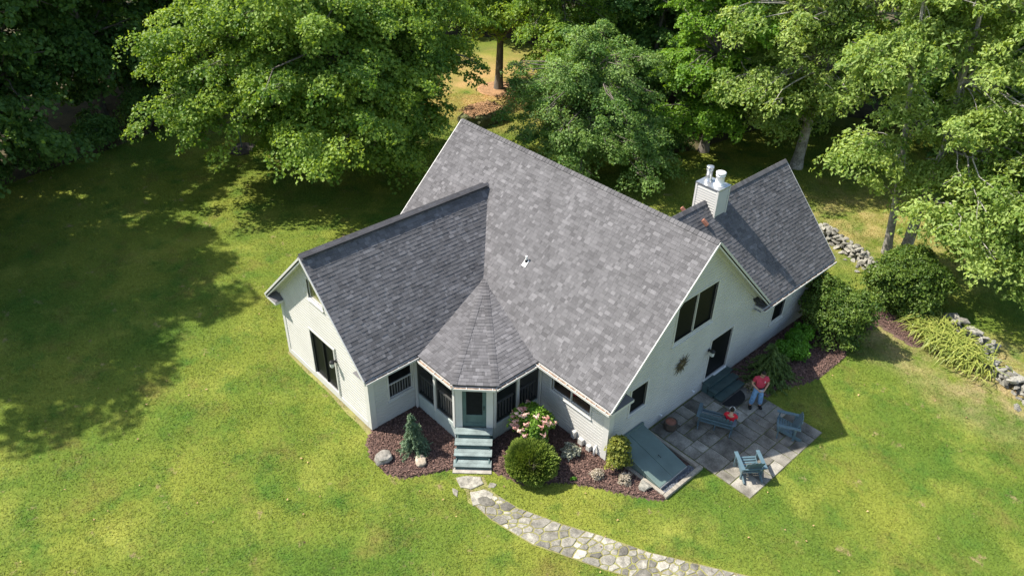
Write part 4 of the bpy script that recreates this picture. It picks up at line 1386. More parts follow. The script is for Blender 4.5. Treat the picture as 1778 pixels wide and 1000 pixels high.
pm_ = empty("person", (1.96, 6.47, .034), math.atan2(-.68, .73) - math.pi / 2,
            "person standing in red polo shirt and blue jeans looking down at a handheld controller", "person")
N_ = {"pelvis": ((0, -.02, 1.0), .11), "spine": ((0, .0, 1.2), .115), "chest": ((0, .0, 1.42), (.14, .1)), "neck": ((0, .02, 1.56), .052),
      "head0": ((0, .055, 1.635), .062), "head1": ((0, .085, 1.70), (.078, .092)), "head2": ((0, .09, 1.775), (.068, .082))}
E_ = [("pelvis", "spine"), ("spine", "chest"), ("chest", "neck"), ("neck", "head0"), ("head0", "head1"), ("head1", "head2")]
for s, t in ((-1, "l"), (1, "r")):
    N_.update({t + "sh": ((s * .2, 0, 1.47), .062), t + "el": ((s * .31, .0, 1.19), .045), t + "wr": ((s * .13, .235, 1.09), .03),
               t + "hip": ((s * .1, -.01, .93), .085), t + "kn": ((s * .145, .03, .52), .062), t + "an": ((s * .18, -.01, .1), .045), t + "toe": ((s * .21, .14, .045), .035)})
    E_ += [("chest", t + "sh"), (t + "sh", t + "el"), (t + "el", t + "wr"), ("pelvis", t + "hip"), (t + "hip", t + "kn"), (t + "kn", t + "an"), (t + "an", t + "toe")]
    hand(N_, E_, t + "wr", (-s * .5, .8, -.1), (0, .1, 1), (-s * .8, .3, 0), t)
skin("body", N_, E_, m_skin, pm_, 2, "pelvis")
skin("jeans", {"w": ((0, -.02, 1.02), (.175, .135)), "c": ((0, -.02, .93), (.165, .13)), "lh": ((-.1, -.01, .84), .11), "lk": ((-.145, .03, .52), .102), "la": ((-.18, -.01, .13), .098),
               "rh": ((.1, -.01, .84), .11), "rk": ((.145, .03, .52), .102), "ra": ((.18, -.01, .13), .098)},
     [("w", "c"), ("c", "lh"), ("lh", "lk"), ("lk", "la"), ("c", "rh"), ("rh", "rk"), ("rk", "ra")], m_denim, pm_, 2, "c")
skin("shirt", {"hem": ((0, -.01, 1.0), (.19, .15)), "belly": ((0, .025, 1.16), (.195, .165)), "chest": ((0, .01, 1.4), (.19, .14)), "col": ((0, .01, 1.53), .075),
               "ls": ((-.21, 0, 1.475), .085), "le": ((-.275, .0, 1.29), .078), "rs": ((.21, 0, 1.475), .085), "re": ((.275, .0, 1.29), .078)},
     [("hem", "belly"), ("belly", "chest"), ("chest", "col"), ("chest", "ls"), ("ls", "le"), ("chest", "rs"), ("rs", "re")], m_red, pm_, 2, "chest")
b = MB(); b.tube([(0, .0, 1.0), (0, 0, 1.035)], [.185, .185], 20); b.v = [(x, y * .8 - .01, z) for x, y, z in b.v]; b.build("belt", m_shoe, pm_, True)
for s in (-1, 1):
    skin("shoe", {"h": ((s * .178, -.05, .06), (.07, .075)), "m": ((s * .19, .06, .055), (.072, .065)), "t": ((s * .215, .2, .045), (.062, .055))}, [("h", "m"), ("m", "t")], m_shoe, pm_, 2)
bd = MB()                                                      # white crescent badge on the left breast
for k in range(8):
    a0, a1 = rad(60 + k * 28), rad(60 + (k + 1) * 28)
    q = lambda a, r: (-.085 + math.cos(a) * r, .163, 1.40 + math.sin(a) * r)
    bd.face([q(a0, .018), q(a0, .04), q(a1, .04), q(a1, .018)])
bd.v = [(x, y - .0, z) for x, y, z in bd.v]
bd.build("badge", m_white, pm_)
head_parts(pm_, (0, .088, 1.725), (0, .85, -.5))
ct = MB(); ct.obox(Matrix.Translation((0, .31, 1.10)) @ Matrix.Rotation(.3, 4, 'X'), .15, .09, .03)
ct.tube([(-.05, .32, 1.11), (-.05, .33, 1.14)], [.006, .006], 5); ct.tube([(.05, .32, 1.11), (.05, .33, 1.14)], [.006, .006], 5)
cto = ct.build("controller", M("light_grey_plastic", (.45, .45, .46), .5, .1, 8), bevel=.006)
cto.matrix_world = Matrix.Translation((1.96, 6.47, .034)) @ Matrix.Rotation(math.atan2(-.68, .73) - math.pi / 2, 4, 'Z')
tag(cto, "small grey controller held in both hands by the standing person", "controller")

ps_ = empty("person", (1.98, 4.68, .034), math.atan2(.90, -.43) - math.pi / 2,
            "person in bright red top seated on the patio bench, seen from behind", "person")
N2 = {"pelvis": ((0, -.06, .44), .1), "spine": ((0, -.13, .62), .1), "chest": ((0, -.17, .82), (.12, .09)), "neck": ((0, -.15, .94), .045), "head0": ((0, -.12, 1.0), .055), "head1": ((0, -.1, 1.06), (.072, .086)), "head2": ((0, -.1, 1.13), (.062, .075))}
E2 = [("pelvis", "spine"), ("spine", "chest"), ("chest", "neck"), ("neck", "head0"), ("head0", "head1"), ("head1", "head2")]
for s, t in ((-1, "l"), (1, "r")):
    N2.update({t + "sh": ((s * .17, -.16, .86), .05), t + "el": ((s * .25, -.06, .64), .038), t + "wr": ((s * .17, .16, .62), .027),
               t + "hip": ((s * .09, .0, .45), .075), t + "kn": ((s * .12, .38, .46), .058), t + "an": ((s * .13, .40, .1), .042), t + "toe": ((s * .14, .54, .04), .035)})
    E2 += [("chest", t + "sh"), (t + "sh", t + "el"), (t + "el", t + "wr"), ("pelvis", t + "hip"), (t + "hip", t + "kn"), (t + "kn", t + "an"), (t + "an", t + "toe")]
    hand(N2, E2, t + "wr", (-s * .2, .9, -.1), (s, 0, 0), (0, .2, -1), t)
skin("body", N2, E2, m_skin, ps_, 2, "pelvis")
skin("top", {"hem": ((0, -.07, .46), (.16, .125)), "b": ((0, -.13, .62), (.15, .125)), "c": ((0, -.17, .81), (.16, .115)), "n": ((0, -.15, .91), .065), "ls": ((-.17, -.16, .86), .07), "le": ((-.22, -.11, .74), .062), "rs": ((.17, -.16, .86), .07), "re": ((.22, -.11, .74), .062)},
     [("hem", "b"), ("b", "c"), ("c", "n"), ("c", "ls"), ("ls", "le"), ("c", "rs"), ("rs", "re")], m_red2, ps_, 2, "c")
skin("trousers", {"c": ((0, -.04, .45), (.15, .11)), "lh": ((-.09, .06, .45), .09), "lk": ((-.12, .38, .46), .075), "la": ((-.13, .40, .14), .062), "rh": ((.09, .06, .45), .09), "rk": ((.12, .38, .46), .075), "ra": ((.13, .40, .14), .062)},
     [("c", "lh"), ("lh", "lk"), ("lk", "la"), ("c", "rh"), ("rh", "rk"), ("rk", "ra")], m_shoe, ps_, 2, "c")
for s in (-1, 1):
    skin("shoe", {"h": ((s * .13, .37, .05), .06), "t": ((s * .142, .57, .045), .055)}, [("h", "t")], m_shoe, ps_, 2)
head_parts(ps_, (0, -.1, 1.08), (0, .95, -.2), True)
hb = MB(); hb.tube([Vector((math.cos(a) * .098, -.13 + math.sin(a) * .02, 1.08 + math.sin(a) * .13)) for a in [math.pi * k / 10 for k in range(11)]], [.013] * 11, 6); hb.build("white_headband", m_white, ps_, True)

# ------------------------------------------------------------------ pot, mat, rocks
pot = MB(); pot.lathe([(.2, 0), (.25, .06), (.26, .22), (.23, .3), (.25, .33), (.25, .36), (.22, .36), (.2, .33)], 20)
poto = tag(pot.build("planter_pot", m_stone_pot, None, True, loc=(.52, 3.05, .034)), "round brown pot with terracotta top against the gable wall", "pot")
b = MB(); b.lathe([(.2, .32), (.2, .345), (.1, .352), (.0, .354)], 20); b.build("pot_lid", m_terra, poto, True)
mt = MB(); a_ = [(1.04 + .5 * math.sin(t) , 6.25 + .62 * math.cos(t)) for t in [math.pi * k / 18 for k in range(19)]]
mt.prism(ccw(a_), .04, .055, top=(grow(ccw(a_), -.015), .006)); tag(mt.build("door_mat", m_rubber), "black half round rubber mat at the foot of the door steps", "mat")

def rock(name, loc, r3, label, mat=m_boulder, seed=0, cat="rock", sub=2, amp=.22):
    bm = bmesh.new(); bmesh.ops.create_icosphere(bm, subdivisions=sub + 1, radius=1)
    for v in bm.verts:
        p = v.co.copy(); s = Vector((seed * 3.1, seed * 1.7, seed))
        k = 1 + amp * noise.noise(p * 1.3 + s) + amp * .5 * noise.noise(p * 3 + s)
        q = p * k
        q = Vector((max(-.85, min(.85, q.x)), max(-.85, min(.85, q.y)), max(-.6, min(.8, q.z))))
        v.co = Vector((q.x * r3[0], q.y * r3[1], q.z * r3[2]))
    me = bpy.data.meshes.new(name); bm.to_mesh(me); bm.free(); me.materials.append(mat)
    o = link(bpy.data.objects.new(name, me)); o.location = loc; o.rotation_euler = (0, 0, seed * 1.3)
    return tag(o, label, cat)
rock("rock", (-5.22, -5.9, .14), (.35, .28, .24), "grey boulder in the mulch at the left gable corner", seed=1)
m_tan = M("tan_quartz", (.38, .32, .25), .85, .35, 6, .5, 20, fine=.2)
rock("rock", (-4.25, -4.98, .1), (.3, .22, .14), "tan flat rock in the mulch left of the porch steps", m_tan, 2)
bo = rock("boulder", (-26.3, 16.7, .28), (1.75, 1.2, .8), "large mossy boulder topped with brown pine needles behind the house", M("mossy_rock", (.11, .105, .07), .95, .5, 1.6, .6, 9, fine=.35, col2=(.09, .10, .04)), 6, "boulder", 3)
n = 2600
P = np.stack([rng.normal(size=n) * .75, rng.normal(size=n) * .5, np.full(n, .70)], 1); P = P[(np.abs(P[:, 0]) < 1.4) & (np.abs(P[:, 1]) < .95)]
P[:, 2] -= .1 * (P[:, 0] / 1.8) ** 2 + .12 * (P[:, 1] / 1.3) ** 2
nd = link(bpy.data.objects.new("needle_litter", leaf_mesh("needle_litter", P, rng.normal(size=P.shape) * .3 + np.array([0, 0, 1]), rng.uniform(.1, .3, len(P)), rng.uniform(.5, 1.5, len(P)), m_needles, .3, 0, .03)), bo); tag(nd, kind="stuff")

# ------------------------------------------------------------------ dry stone walls
proto_stones = []
for k in range(10):
    bm = bmesh.new()
    for _ in range(13):
        v = Vector([random.uniform(-1, 1) for _ in range(3)]).normalized() * random.uniform(.85, 1.1)
        bm.verts.new((v.x, v.y * .8, v.z * .62))
    r = bmesh.ops.convex_hull(bm, input=bm.verts)
    bmesh.ops.delete(bm, geom=list({e for e in r["geom_interior"] if isinstance(e, bmesh.types.BMVert)}), context='VERTS')
    me = bpy.data.meshes.new("stone"); bm.to_mesh(me); bm.free(); me.materials.append(m_wallstone); proto_stones.append(me)
rk = link(bpy.data.objects.new("rock", proto_stones[3].copy())); rk.location = (1.72, .1, .12); rk.scale = (.34, .3, .2)
tag(rk, "flat angular pale grey rock in the mulch beside the bulkhead timber", "rock")
def stone_wall(p, q, h, w, label, tumbled=0):
    p, q = Vector(p), Vector(q); L = (q - p).length; d = (q - p).normalized(); n = Vector((-d.y, d.x, 0))
    e = empty("stone_wall", p, 0, label, "stone wall", "dry stone walls across the lawn")
    k = 0; z = 0
    while z < h:
        s = random.uniform(0, .15)
        while s < L:
            wd = random.uniform(.17, .34)
            for off in (-.33, .0, .33):
                o = bpy.data.objects.new("stone", random.choice(proto_stones)); link(o, e)
                fall = (1 - z / h * .25)
                o.location = d * s + n * (off * w * fall + random.uniform(-.05, .05)) + Vector((0, 0, z + random.uniform(0, .07)))
                o.scale = (wd * random.uniform(.8, 1.3), wd * random.uniform(.6, 1.0), wd * random.uniform(.42, .75))
                o.rotation_euler = (random.uniform(-.25, .25), random.uniform(-.25, .25), random.uniform(0, 6.28))
            s += wd * 1.55
        z += .2
    for _ in range(tumbled):
        o = bpy.data.objects.new("stone", random.choice(proto_stones)); link(o, e)
        o.location = d * random.uniform(0, L) + n * random.uniform(-1, 1) * w * 1.3 + Vector((0, 0, .04))
        k = random.uniform(.1, .24); o.scale = (k, k * .8, k * .6); o.rotation_euler = (random.uniform(-.4, .4), random.uniform(-.4, .4), random.uniform(0, 6))
    return e
stone_wall((-3.4, 20.9, 0), (1.8, 18.7, 0), .45, .8, "tumbled dry stone wall in sun behind the chimney wing eave", 14)
stone_wall((4.5, 17.75, 0), (6.9, 16.95, 0), .5, .7, "grey dry stone wall behind the daylily clump")
stone_wall((7.0, 15.95, 0), (10.5, 14.55, 0), .5, .8, "grey dry stone wall running out of the photo at the right edge", 6)

# mulch ring with a green feeder post on the far left lawn
fr_ = empty("feeder_post", (-32.3, 2.3, 0), label="green metal feeder post rising from a dark soil ring on far lawn", cat="feeder")
b = MB(); b.lathe([(.85, 0), (.8, .12), (.7, .18), (.2, .2)], 22); b.build("soil_ring", m_soilring, fr_)
b = MB(); b.tube([(0, 0, .1), (0, 0, 2.4)], [.04, .035], 8); b.build("post", m_green, fr_)
b = MB(); b.lathe([(.04, 2.4), (.16, 2.42), (.16, 2.68), (.24, 2.7), (.05, 2.85)], 10); b.build("feeder_box", m_green, fr_)

# ------------------------------------------------------------------ planting near the house
def conifer(name, loc, h, r, n, mat, label, droop=1.0, lean=(0, 0), leaf=.09):
    e = empty(name, loc, random.random() * 6, label, "shrub")
    tb = MB(); tb.tube([(0, 0, -.05), (lean[0] * .5, lean[1] * .5, h * .5), (lean[0], lean[1], h)], [.05, .035, .01], 7); 
    P, A, T = [], [], []
    layers = int(h / .11)
    for k in range(layers):
        f = k / layers
        rr = r * (1 - f) ** .75 * random.uniform(.75, 1.15) + .04
        for j in range(max(4, int(9 * (1 - f) + 3))):
            a = random.random() * 6.28; L = rr * random.uniform(.75, 1.15)
            m_ = max(5, int(n / layers / 9))
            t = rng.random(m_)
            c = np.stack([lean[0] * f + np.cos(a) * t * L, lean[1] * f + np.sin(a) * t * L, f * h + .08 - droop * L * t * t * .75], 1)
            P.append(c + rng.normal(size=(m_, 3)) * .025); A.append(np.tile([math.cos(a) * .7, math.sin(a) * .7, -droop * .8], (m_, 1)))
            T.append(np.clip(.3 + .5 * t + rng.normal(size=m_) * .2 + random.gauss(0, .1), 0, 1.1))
            if j % 2 == 0: tb.tube([(lean[0] * f, lean[1] * f, f * h + .08), (lean[0] * f + math.cos(a) * L * .9, lean[1] * f + math.sin(a) * L * .9, f * h + .08 - droop * L * .6)], [.008, .003], 4, cap=False)
    P, A, T = map(np.concatenate, (P, A, T))
    P[:, 2] = np.maximum(P[:, 2], .05)
    tb.build("trunk", m_bark, e, True)
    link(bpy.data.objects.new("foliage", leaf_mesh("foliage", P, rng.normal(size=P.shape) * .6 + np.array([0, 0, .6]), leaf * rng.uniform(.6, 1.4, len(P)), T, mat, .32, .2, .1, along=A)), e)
    return e
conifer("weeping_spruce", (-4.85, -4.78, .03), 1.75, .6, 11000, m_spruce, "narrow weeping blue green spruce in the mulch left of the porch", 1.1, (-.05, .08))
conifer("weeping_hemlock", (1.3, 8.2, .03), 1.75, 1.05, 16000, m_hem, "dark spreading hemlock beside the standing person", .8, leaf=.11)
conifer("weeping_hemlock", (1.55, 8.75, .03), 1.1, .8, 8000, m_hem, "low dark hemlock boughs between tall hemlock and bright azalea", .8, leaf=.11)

def globe(loc, r3, n):
    e = empty("globe_evergreen", loc, 0, "large clipped yellow green evergreen ball beside the porch steps", "shrub")
    d = rng.normal(size=(n, 3)); d /= np.linalg.norm(d, axis=1, keepdims=True)
    rad_ = rng.uniform(.62, 1.0, n) ** .5
    # uneven tufted shell
    w = np.array([noise.noise(Vector(v) * 5.0) for v in d])
    w2 = np.array([noise.noise(Vector(v) * 14.0) for v in d])
    w3 = np.array([noise.noise(Vector(v) * 1.7 + Vector((3, 1, 7))) for v in d])
    rr = rad_ * (1 + .10 * w + .10 * w2 + .12 * w3)
    P = d * rr[:, None] * np.array(r3) + np.array([0, 0, r3[2] * .88])
    k = P[:, 2] > .03
    P, d, w2, w = P[k], d[k], w2[k], w[k]
    A = d * .8 + np.array([0, 0, .1])
    link(bpy.data.objects.new("foliage", leaf_mesh("foliage", P, np.cross(A, rng.normal(size=P.shape)), .075 * rng.uniform(.6, 1.5, len(P)), np.clip(0.5 + w2 * .9 + w * .4 + rng.normal(size=len(P)) * .2, 0, 1.1), m_globe, .45, 0, .1, along=A)), e)
    sb = MB()
    for k in range(7):
        a = k * .9; branch(sb, (0, 0, -.05), (math.cos(a) * .5, math.sin(a) * .5, .8), .04, .01)
    sb.build("stem", m_bark, e, True)
globe((-1.35, -2.35, .02), (.93, .9, .66), 40000)

# hydrangea tree with pink panicles
hy = empty("hydrangea", (-2.28, -1.42, 0), label="flowering hydrangea with pink panicles against the porch corner", cat="shrub")
C, P, Nn, T = crown_points([(0, 0, 1.25, .66, .66, .52, 60)], 60, .26, .5, .6)
link(bpy.data.objects.new("foliage", leaf_mesh("foliage", P, Nn, .13 * rng.uniform(.6, 1.3, len(P)), T, m_hyd, .6, .1)), hy)
b = MB()
for k in range(9):
    a = k * .7; branch(b, (.02 * math.cos(a), .02 * math.sin(a), -.05), (.5 * math.cos(a), .5 * math.sin(a), 1.3), .03, .01)
b.build("stem", m_bark, hy, True)
for k in range(25):
    # more bloom towards the open lawn side
    a = random.gauss(-1.2, 1.25); el = random.uniform(-.2, 1.1)
    c = Vector((math.cos(a) * math.cos(el) * .72, math.sin(a) * math.cos(el) * .72, 1.25 + math.sin(el) * .56))
    m_ = 70; t = rng.random(m_)
    ax = np.array([math.cos(a) * .5, math.sin(a) * .5, .25]); ph = rng.random(m_) * 6.28
    q = np.array(c) + ax * (t[:, None] * .34 - .1) + np.stack([np.cos(ph), np.sin(ph), np.sin(ph * 1.7)], 1) * (.09 * (1 - t) + .02)[:, None]
    link(bpy.data.objects.new("flower_panicle", leaf_mesh("flower_panicle", q, q - np.array(c) + rng.normal(size=q.shape) * .1 + np.array([0, 0, .1]), .055 * rng.uniform(.8, 1.3, m_), np.clip(random.uniform(.0, .9) + rng.normal(size=m_) * .2, 0, 1), m_petal, .9, 0, .05)), hy)

shrub("corner_shrub", (.55, .02, .02), (.42, .42, 1.0), 4200, .115, m_corner, "upright yellow green shrub at the corner above the bulkhead", clumps=70)
shrub("silver_plant", (-1.02, -.72, .02), (.36, .36, .22), 1500, .12, m_silver, "silvery leafed mound plant under the front window", "plant", clumps=40, stems=4, rc=.5)
shrub("sedum_plant", (.36, -.76, .02), (.24, .24, .2), 1300, .06, m_sedum, "pinkish sedum mound in the mulch, the one nearer the globe evergreen", "plant", clumps=26, stems=4, rc=.5)
shrub("sedum_plant", (1.12, -.22, .02), (.26, .26, .2), 1300, .06, m_sedum, "pinkish sedum mound in the mulch, the one nearer the bulkhead", "plant", clumps=26, stems=4, rc=.5)
shrub("azalea", (1.25, 10.1, .02), (.72, .72, .5), 5000, .12, m_azalea, "bright green low azalea nearest the hemlock", clumps=60)
shrub("azalea", (1.05, 11.2, .02), (.7, .8, .5), 5000, .12, m_azalea, "bright green low azalea nearest the big rounded shrub", clumps=60)
shrub("rounded_shrub", (1.6, 12.95, .0), (1.75, 1.75, 1.5), 26000, .13, m_lilac, "big rounded dark green shrub at the far end of the chimney wing", clumps=300, rc=.22)
shrub("rounded_shrub", (2.5, 17.5, .0), (2.2, 1.9, 1.75), 30000, .14, m_lilac, "big dark green shrub by the stone wall under the twin trunks", clumps=330, rc=.22)
shrub("young_weed", (-.1, -1.5, .02), (.14, .14, .1), 160, .08, m_azalea, "small green seedling at the mulch edge", "plant", clumps=8, stems=2, rc=.6)
sn = MB()
dw = empty("dried_plant", (1.3, 7.35, .02), label="withered tan clump of leaves beside the door steps", cat="plant")
P = rng.normal(size=(260, 3)) * np.array([.14, .14, .07]) + np.array([0, 0, .12])
link(bpy.data.objects.new("foliage", leaf_mesh("foliage", P, rng.normal(size=P.shape), rng.uniform(.06, .16, 260), rng.uniform(0, 1, 260), mat_leaf("dried_leaf", (.28, .22, .13), (.5, .42, .28), .2), .35)), dw)

# daylilies: arching strap leaves
dl = empty("daylily_clump", (5.35, 15.95, 0), rad(-25), "arching yellow green daylily clump in front of the stone wall", "plant")
b = MB(); 
n = 1100
V, T_ = [], []
mb = MB()
for k in range(n):
    bx, by = random.gauss(0, .85), random.gauss(0, .42)
    a = random.random() * 6.28; L = random.uniform(.45, .9); w = .024
    side = Vector((-math.sin(a), math.cos(a), 0)) * w; out = Vector((math.cos(a), math.sin(a), 0))
    p0 = Vector((bx, by, 0)); p1 = p0 + out * L * .3 + Vector((0, 0, L * .75)); p2 = p0 + out * L * .75 + Vector((0, 0, L * .72)); p3 = p0 + out * L * 1.1 + Vector((0, 0, L * .35))
    tn = random.uniform(.1, 1.0)
    mb.face([p0 - side, p0 + side, p1 + side, p1 - side], tn); mb.face([p1 - side, p1 + side, p2 + side * .8, p2 - side * .8], tn); mb.face([p2 - side * .8, p2 + side * .8, p3], tn)
tag(mb.build("foliage", m_lily, dl), kind="stuff")

# a few fallen leaves on the open lawn
n = 260
X, Y = rng.uniform(-16, 9, n), rng.uniform(-17, 14, n)
k = np.ones(n, bool)
for poly in HOUSE + list(MULCH.values()): k &= ~inside(poly, X, Y)
P = np.stack([X[k], Y[k], np.full(k.sum(), .055)], 1)
fl2 = link(bpy.data.objects.new("fallen_leaves", leaf_mesh("fallen_leaves", P, rng.normal(size=P.shape) * .4 + np.array([0, 0, 1]), rng.uniform(.05, .11, len(P)), rng.uniform(.5, 1.5, len(P)), M("dry_leaf", (.36, .23, .12), .8, .3, 5, tone=True), .7)))
tag(fl2, "scattered small brown fallen leaves on the lawn", "leaves", kind="stuff")

# ------------------------------------------------------------------ trees
def lob(*a): return a
random.seed(11)
rng = np.random.default_rng(23)
# the big maple left of the house
maple = tree_parts([(0, 0, 0), (.15, -.2, 3), (-.1, 0, 6), (-.5, .4, 9.5), (-.4, .6, 14)], .5,
    [lob(-1, -1.5, 9.0, 6.2, 6.2, 3.6, 150), lob(-2, -3, 12.5, 5.6, 5.6, 3.4, 110), lob(-1.5, -5.5, 7.0, 4.8, 4.6, 3.4, 140), lob(3.0, -1.5, 4.6, 3.8, 4.2, 2.5, 115), lob(1.2, 1.6, 5.6, 2.6, 2.6, 2.7, 75), lob(-2, -8.5, 5.2, 3.2, 3.2, 2.6, 75), lob(4.0, -5.5, 5.2, 3.4, 3.4, 2.6, 85), lob(4.6, -1.2, 2.9, 1.8, 1.8, 1.5, 40), lob(1.5, -6.0, 3.6, 2.4, 2.4, 1.8, 45), lob(2.4, -4.0, 8.4, 3.8, 3.8, 3.2, 110), lob(-3.5, -7.0, 9.0, 4.0, 4.0, 3.0, 85), lob(2.2, -.2, 8.6, 3.2, 3.2, 3.2, 85)],
    215, .78, .17, m_maple, m_bark, limbs=.18, aspect=.8, droop=.35, flat=.42)
put_tree("maple_tree", maple, (-26.2, 8.4, 0), 0, 1, "broad sunlit maple with drooping boughs on the lawn left of the house")

# low crooked tree behind the main ridge
apple = tree_parts([(0, 0, 0), (.2, .1, 1.6), (-.1, .3, 3.2), (.2, .2, 5.2)], .28,
    [lob(.3, 0, 5.2, 3.9, 3.9, 2.6, 150), lob(2.2, .6, 3.6, 2.7, 2.7, 1.9, 80), lob(2.4, -1.8, 2.2, 2.0, 2.0, 1.3, 50), lob(-2.6, -.6, 3.8, 2.4, 2.6, 1.9, 60), lob(3.6, 1.8, 1.8, 1.5, 1.5, 1.0, 24), lob(4.3, .4, 2.2, 2.1, 2.1, 1.5, 55), lob(1.0, -2.6, 2.6, 2.0, 2.0, 1.5, 45)],
    230, .6, .14, m_apple, m_bark, aspect=.6, droop=.1, flat=.5)
put_tree("fruit_tree", apple, (-17.6, 17.0, 0), 0, 1.0, "low dense round crowned tree right behind the main roof ridge")

# bright maple behind the chimney
brt = tree_parts([(0, 0, 0), (.1, 0, 2.5), (0, .1, 6), (0, 0, 11)], .3,
    [lob(0, 0, 7.2, 3.6, 3.6, 5.2, 170), lob(.5, -.8, 3.4, 3.0, 3.0, 2.2, 80)],
    210, .7, .165, m_bright, m_bark, aspect=.8, droop=.3, flat=.34)
put_tree("young_maple", brt, (-13.6, 24.4, 0), 0, 1.0, "full bright green maple standing behind the chimney")

# big leaved tree with pale trunk at the far end of the chimney wing
hickA = tree_parts([(0, 0, 0), (.1, -.05, 3), (.35, -.15, 6), (.5, -.1, 9), (.4, 0, 13)], .33,
    [lob(1.2, .4, 7.0, 4.4, 4.4, 3.2, 120), lob(-1.4, -2.6, 5.4, 3.2, 3.2, 2.2, 65), lob(2.0, 2.6, 9.5, 4.4, 4.4, 3.6, 100), lob(3.5, 4.5, 12.5, 4, 4, 3, 60), lob(-.5, -1.2, 10.2, 3.6, 3.6, 3, 60), lob(-1.6, -2.0, 3.9, 2.0, 2.0, 1.3, 40), lob(.4, -.6, 4.4, 1.5, 1.5, 1.3, 24)],
    170, .7, .21, m_hick, m_palebark, limbs=.45, aspect=.5, droop=.9, flat=.5)
put_tree("hickory_tree", hickA, (-8.5, 26.9, 0), 0, 1.0, "big leaved tree with pale trunk rising behind the chimney wing gable")

# twin trunks at the right
hickB = tree_parts([(0, 0, 0), (-.27, -.29, 3), (-.62, -.66, 6), (-1.03, -1.1, 9), (-1.4, -1.5, 12.5)], .21,
    [lob(-1.0, -1.0, 10.4, 3.0, 3.0, 2.6, 75), lob(-1.8, -1.9, 5.3, 1.4, 1.4, 1.1, 24), lob(-.2, .6, 12, 3.2, 3.2, 2.4, 50), lob(-.4, -1.4, 7.6, 1.2, 1.2, .9, 14)],
    170, .7, .2, m_hick, m_palebark, limbs=.35, aspect=.5, droop=.9, flat=.5)
put_tree("hickory_tree", hickB, (-.05, 21.5, 0), 0, 1.0, "slimmer of the twin pale trunks beside the stone wall", group="twin trees by the wall")
hickC = tree_parts([(0, 0, 0), (0, 0, 3), (.1, .1, 6), (-.1, -.1, 9), (-.3, -.3, 13)], .27,
    [lob(3.2, -1.6, 4.2, 2.5, 2.4, 2.0, 85), lob(4.6, -.2, 6.0, 2.5, 2.5, 2.2, 70), lob(2.6, -.2, 7.8, 2.3, 2.3, 1.8, 58), lob(1.6, 1.6, 10.8, 3.6, 3.6, 2.8, 90), lob(5.4, -1.6, 3.6, 2.2, 2.2, 1.9, 50), lob(1.2, -1.2, 4.6, 1.2, 1.2, 1.0, 14)],
    170, .7, .2, m_hick, m_palebark, limbs=.28, aspect=.5, droop=.9, flat=.5)
put_tree("hickory_tree", hickC, (.65, 21.9, 0), 0, 1.0, "thicker of the twin pale trunks with boughs hanging over the wall", group="twin trees by the wall")

# woodland kinds
kinds = []
for k in range(3):
    H = (15, 18, 13)[k]
    W = (4.6, 5.2, 4.2)[k]
    kinds.append(tree_parts([(0, 0, 0), (.2, .1, H * .3), (-.1, .2, H * .6), (0, 0, H * .95)], .28,
        [lob(0, 0, H * .62, W, W, H * .36, 150), lob(W * .2, -W * .15, H * .2, W * .95, W * .95, H * .17, 95), lob(-W * .2, W * .3, H * .3, W * .85, W * .85, H * .2, 60)],
        135, .9, .28, m_wood, m_bark, limbs=.2, aspect=.75, droop=.3, flat=.36))
kmid = tree_parts([(0, 0, 0), (.1, 0, 3.5), (-.1, .1, 8), (0, 0, 14)], .27,
    [lob(0, 0, 9.2, 4.0, 4.0, 4.3, 130), lob(1.0, .2, 5.4, 2.8, 2.8, 1.6, 50), lob(-1.5, -1.5, 5.2, 2.4, 2.4, 1.5, 40)], 160, .85, .2, m_maple, m_bark, limbs=.3, aspect=.7, droop=.3)
put_tree("lawn_tree", kmid, (-30.1, 21.6, 0), .5, 1.08, "tree with straight trunk in a ring of needles in the dry clearing")
kmid2 = tree_parts([(0, 0, 0), (.1, 0, 3.5), (-.1, .1, 8), (0, 0, 13)], .25,
    [lob(0, 0, 8.5, 3.8, 3.8, 4.2, 120), lob(.4, -1.0, 4.4, 3.0, 3.0, 2.2, 70), lob(-1.2, .5, 6, 2.6, 2.6, 2, 40)], 160, .8, .2, m_maple, m_bark, limbs=.3, aspect=.7, droop=.3)
put_tree("lawn_tree", kmid2, (-24.0, 21.8, 0), 2.5, .95, "fresh green tree between the dry clearing and the low round tree")
nr = MB(); nr.lathe([(1.6, .004), (1.5, .03), (.3, .08)], 24, (-30.1, 21.6, 0)); tag(nr.build("needle_ring", m_needles), kind="structure")

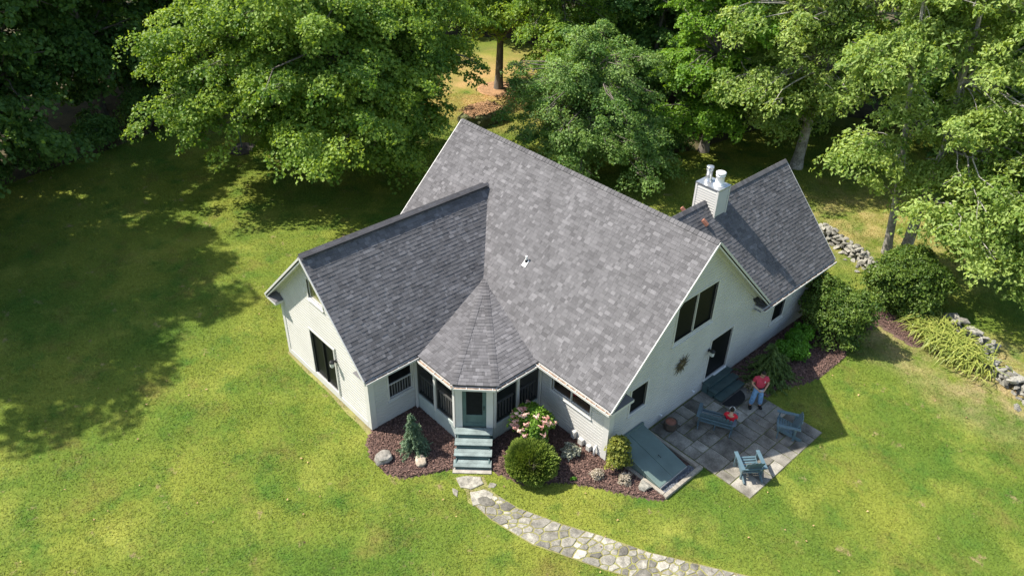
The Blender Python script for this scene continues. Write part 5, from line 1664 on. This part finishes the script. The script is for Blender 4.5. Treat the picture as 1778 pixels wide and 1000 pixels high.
WOODS = [  # x, y, kind, scale, label
    (-39.5, -8.5, 0, .95, "dark woodland tree at the left edge of the photo, nearest the lawn"),
    (-42, -2.5, 1, .9, "dark woodland tree in the left woods with fanned boughs low over the lawn"),
    (-44, 3.5, 2, 1.1, "dark woodland tree just left of the big maple"),
    (-49, -7, 1, 1.05, "dark woodland tree in the second row at the top left corner"),
    (-52, 1.5, 0, 1.1, "dark woodland tree in the second row behind the left woods"),
    (-50, 9, 1, 1.0, "dark woodland tree behind the left half of the big maple"),
    (-53, 17, 0, 1.05, "dark woodland tree behind the top of the big maple"),
    (-50, 25, 1, 1.0, "dark woodland tree beyond the dry clearing, left of it"),
    (-45, 31, 2, 1.1, "dark woodland tree beyond the dry clearing, straight behind it"),
    (-38, 35, 0, 1.0, "dark woodland tree beyond the needle ring tree"),
    (-31, 33, 1, .95, "dark woodland tree behind the fresh green lawn tree"),
    (-25, 31, 2, 1.0, "dark woodland tree behind the low round tree"),
    (-20.5, 27.5, 0, .75, "dark woodland tree between the low round tree and the bright maple"),
    (-19, 37, 1, 1.0, "dark woodland tree at the top edge behind the bright maple"),
    (-12, 40, 0, 1.05, "dark woodland tree at the top edge left of the pale trunk"),
    (-5, 45, 1, 1.0, "dark woodland tree at the top edge behind the big leaved tree"),
    (3, 46, 2, 1.2, "dark woodland tree at the top edge behind the twin trunks"),
    (10, 48, 0, 1.1, "dark woodland tree in the top right corner"),
    (-27, 44, 0, 1.1, "dark woodland tree in the rear row at the top centre"),
    (-36, 45, 1, 1.1, "dark woodland tree in the rear row above the dry clearing"),
]
for i, (x, y, k, s, lab) in enumerate(WOODS):
    put_tree("woodland_tree", kinds[k], (x, y, 0), i * 1.9, s, lab, "woodland trees around the lawn", sz=s * (1.12 if x < -38 and y < 1 else 1.0))
for i, (x, y, r, lab) in enumerate([(-36.8, -11, 1.6, "dark undergrowth bush at the left photo edge under the woods"), (-37.4, -7.6, 1.9, "dark undergrowth bush second from the left along the wood edge"),
    (-38.2, -4.2, 1.7, "dark undergrowth bush in the middle of the left wood edge"), (-39.4, -.6, 2.0, "dark undergrowth bush near the end of the left wood edge"),
    (-41.5, 3.2, 2.0, "dark undergrowth bush beside the feeder post at the wood edge"), (-44.5, 8, 2.2, "dark undergrowth bush behind the big maple"),
    (-15.5, 22.6, 1.5, "dark undergrowth bush left of the bright maple base"), (-19.8, 23.2, 1.7, "dark undergrowth bush behind the low round tree")]):
    shrub("undergrowth_bush", (x, y, 0), (r, r, r * .75), 4200, .22, m_wood, lab, clumps=70, rc=.4, group="bushes along the wood edge")
for i, (x, y, k, s_, lab) in enumerate([(-14.5, 33, 2, 1.0, "dark woodland tree left of the pale trunk, in front of the rear row"), (-3, 38, 2, .9, "dark woodland tree standing alone behind the shaded back lawn")]):
    put_tree("woodland_tree", kinds[k], (x, y, 0), i * 1.3, s_, lab, "woodland trees around the lawn")
# trees just outside the picture on the left, whose shade falls across the lawn
for i, (x, y, k, s) in enumerate([(-34.5, -14, 1, 1.0), (-31.8, -16.8, 1, 1.05), (-29.6, -18.6, 1, 1.02), (-28.0, -20.6, 1, 1.0), (-39, -17, 0, 1.15), (-36, -23, 1, 1.1)]):
    put_tree("woodland_tree", kinds[k], (x, y, 0), i * 2.3 + 1, .95, "dark woodland tree standing beyond the left edge whose shade crosses the lawn", "woodland trees beyond the left edge", sz=s)
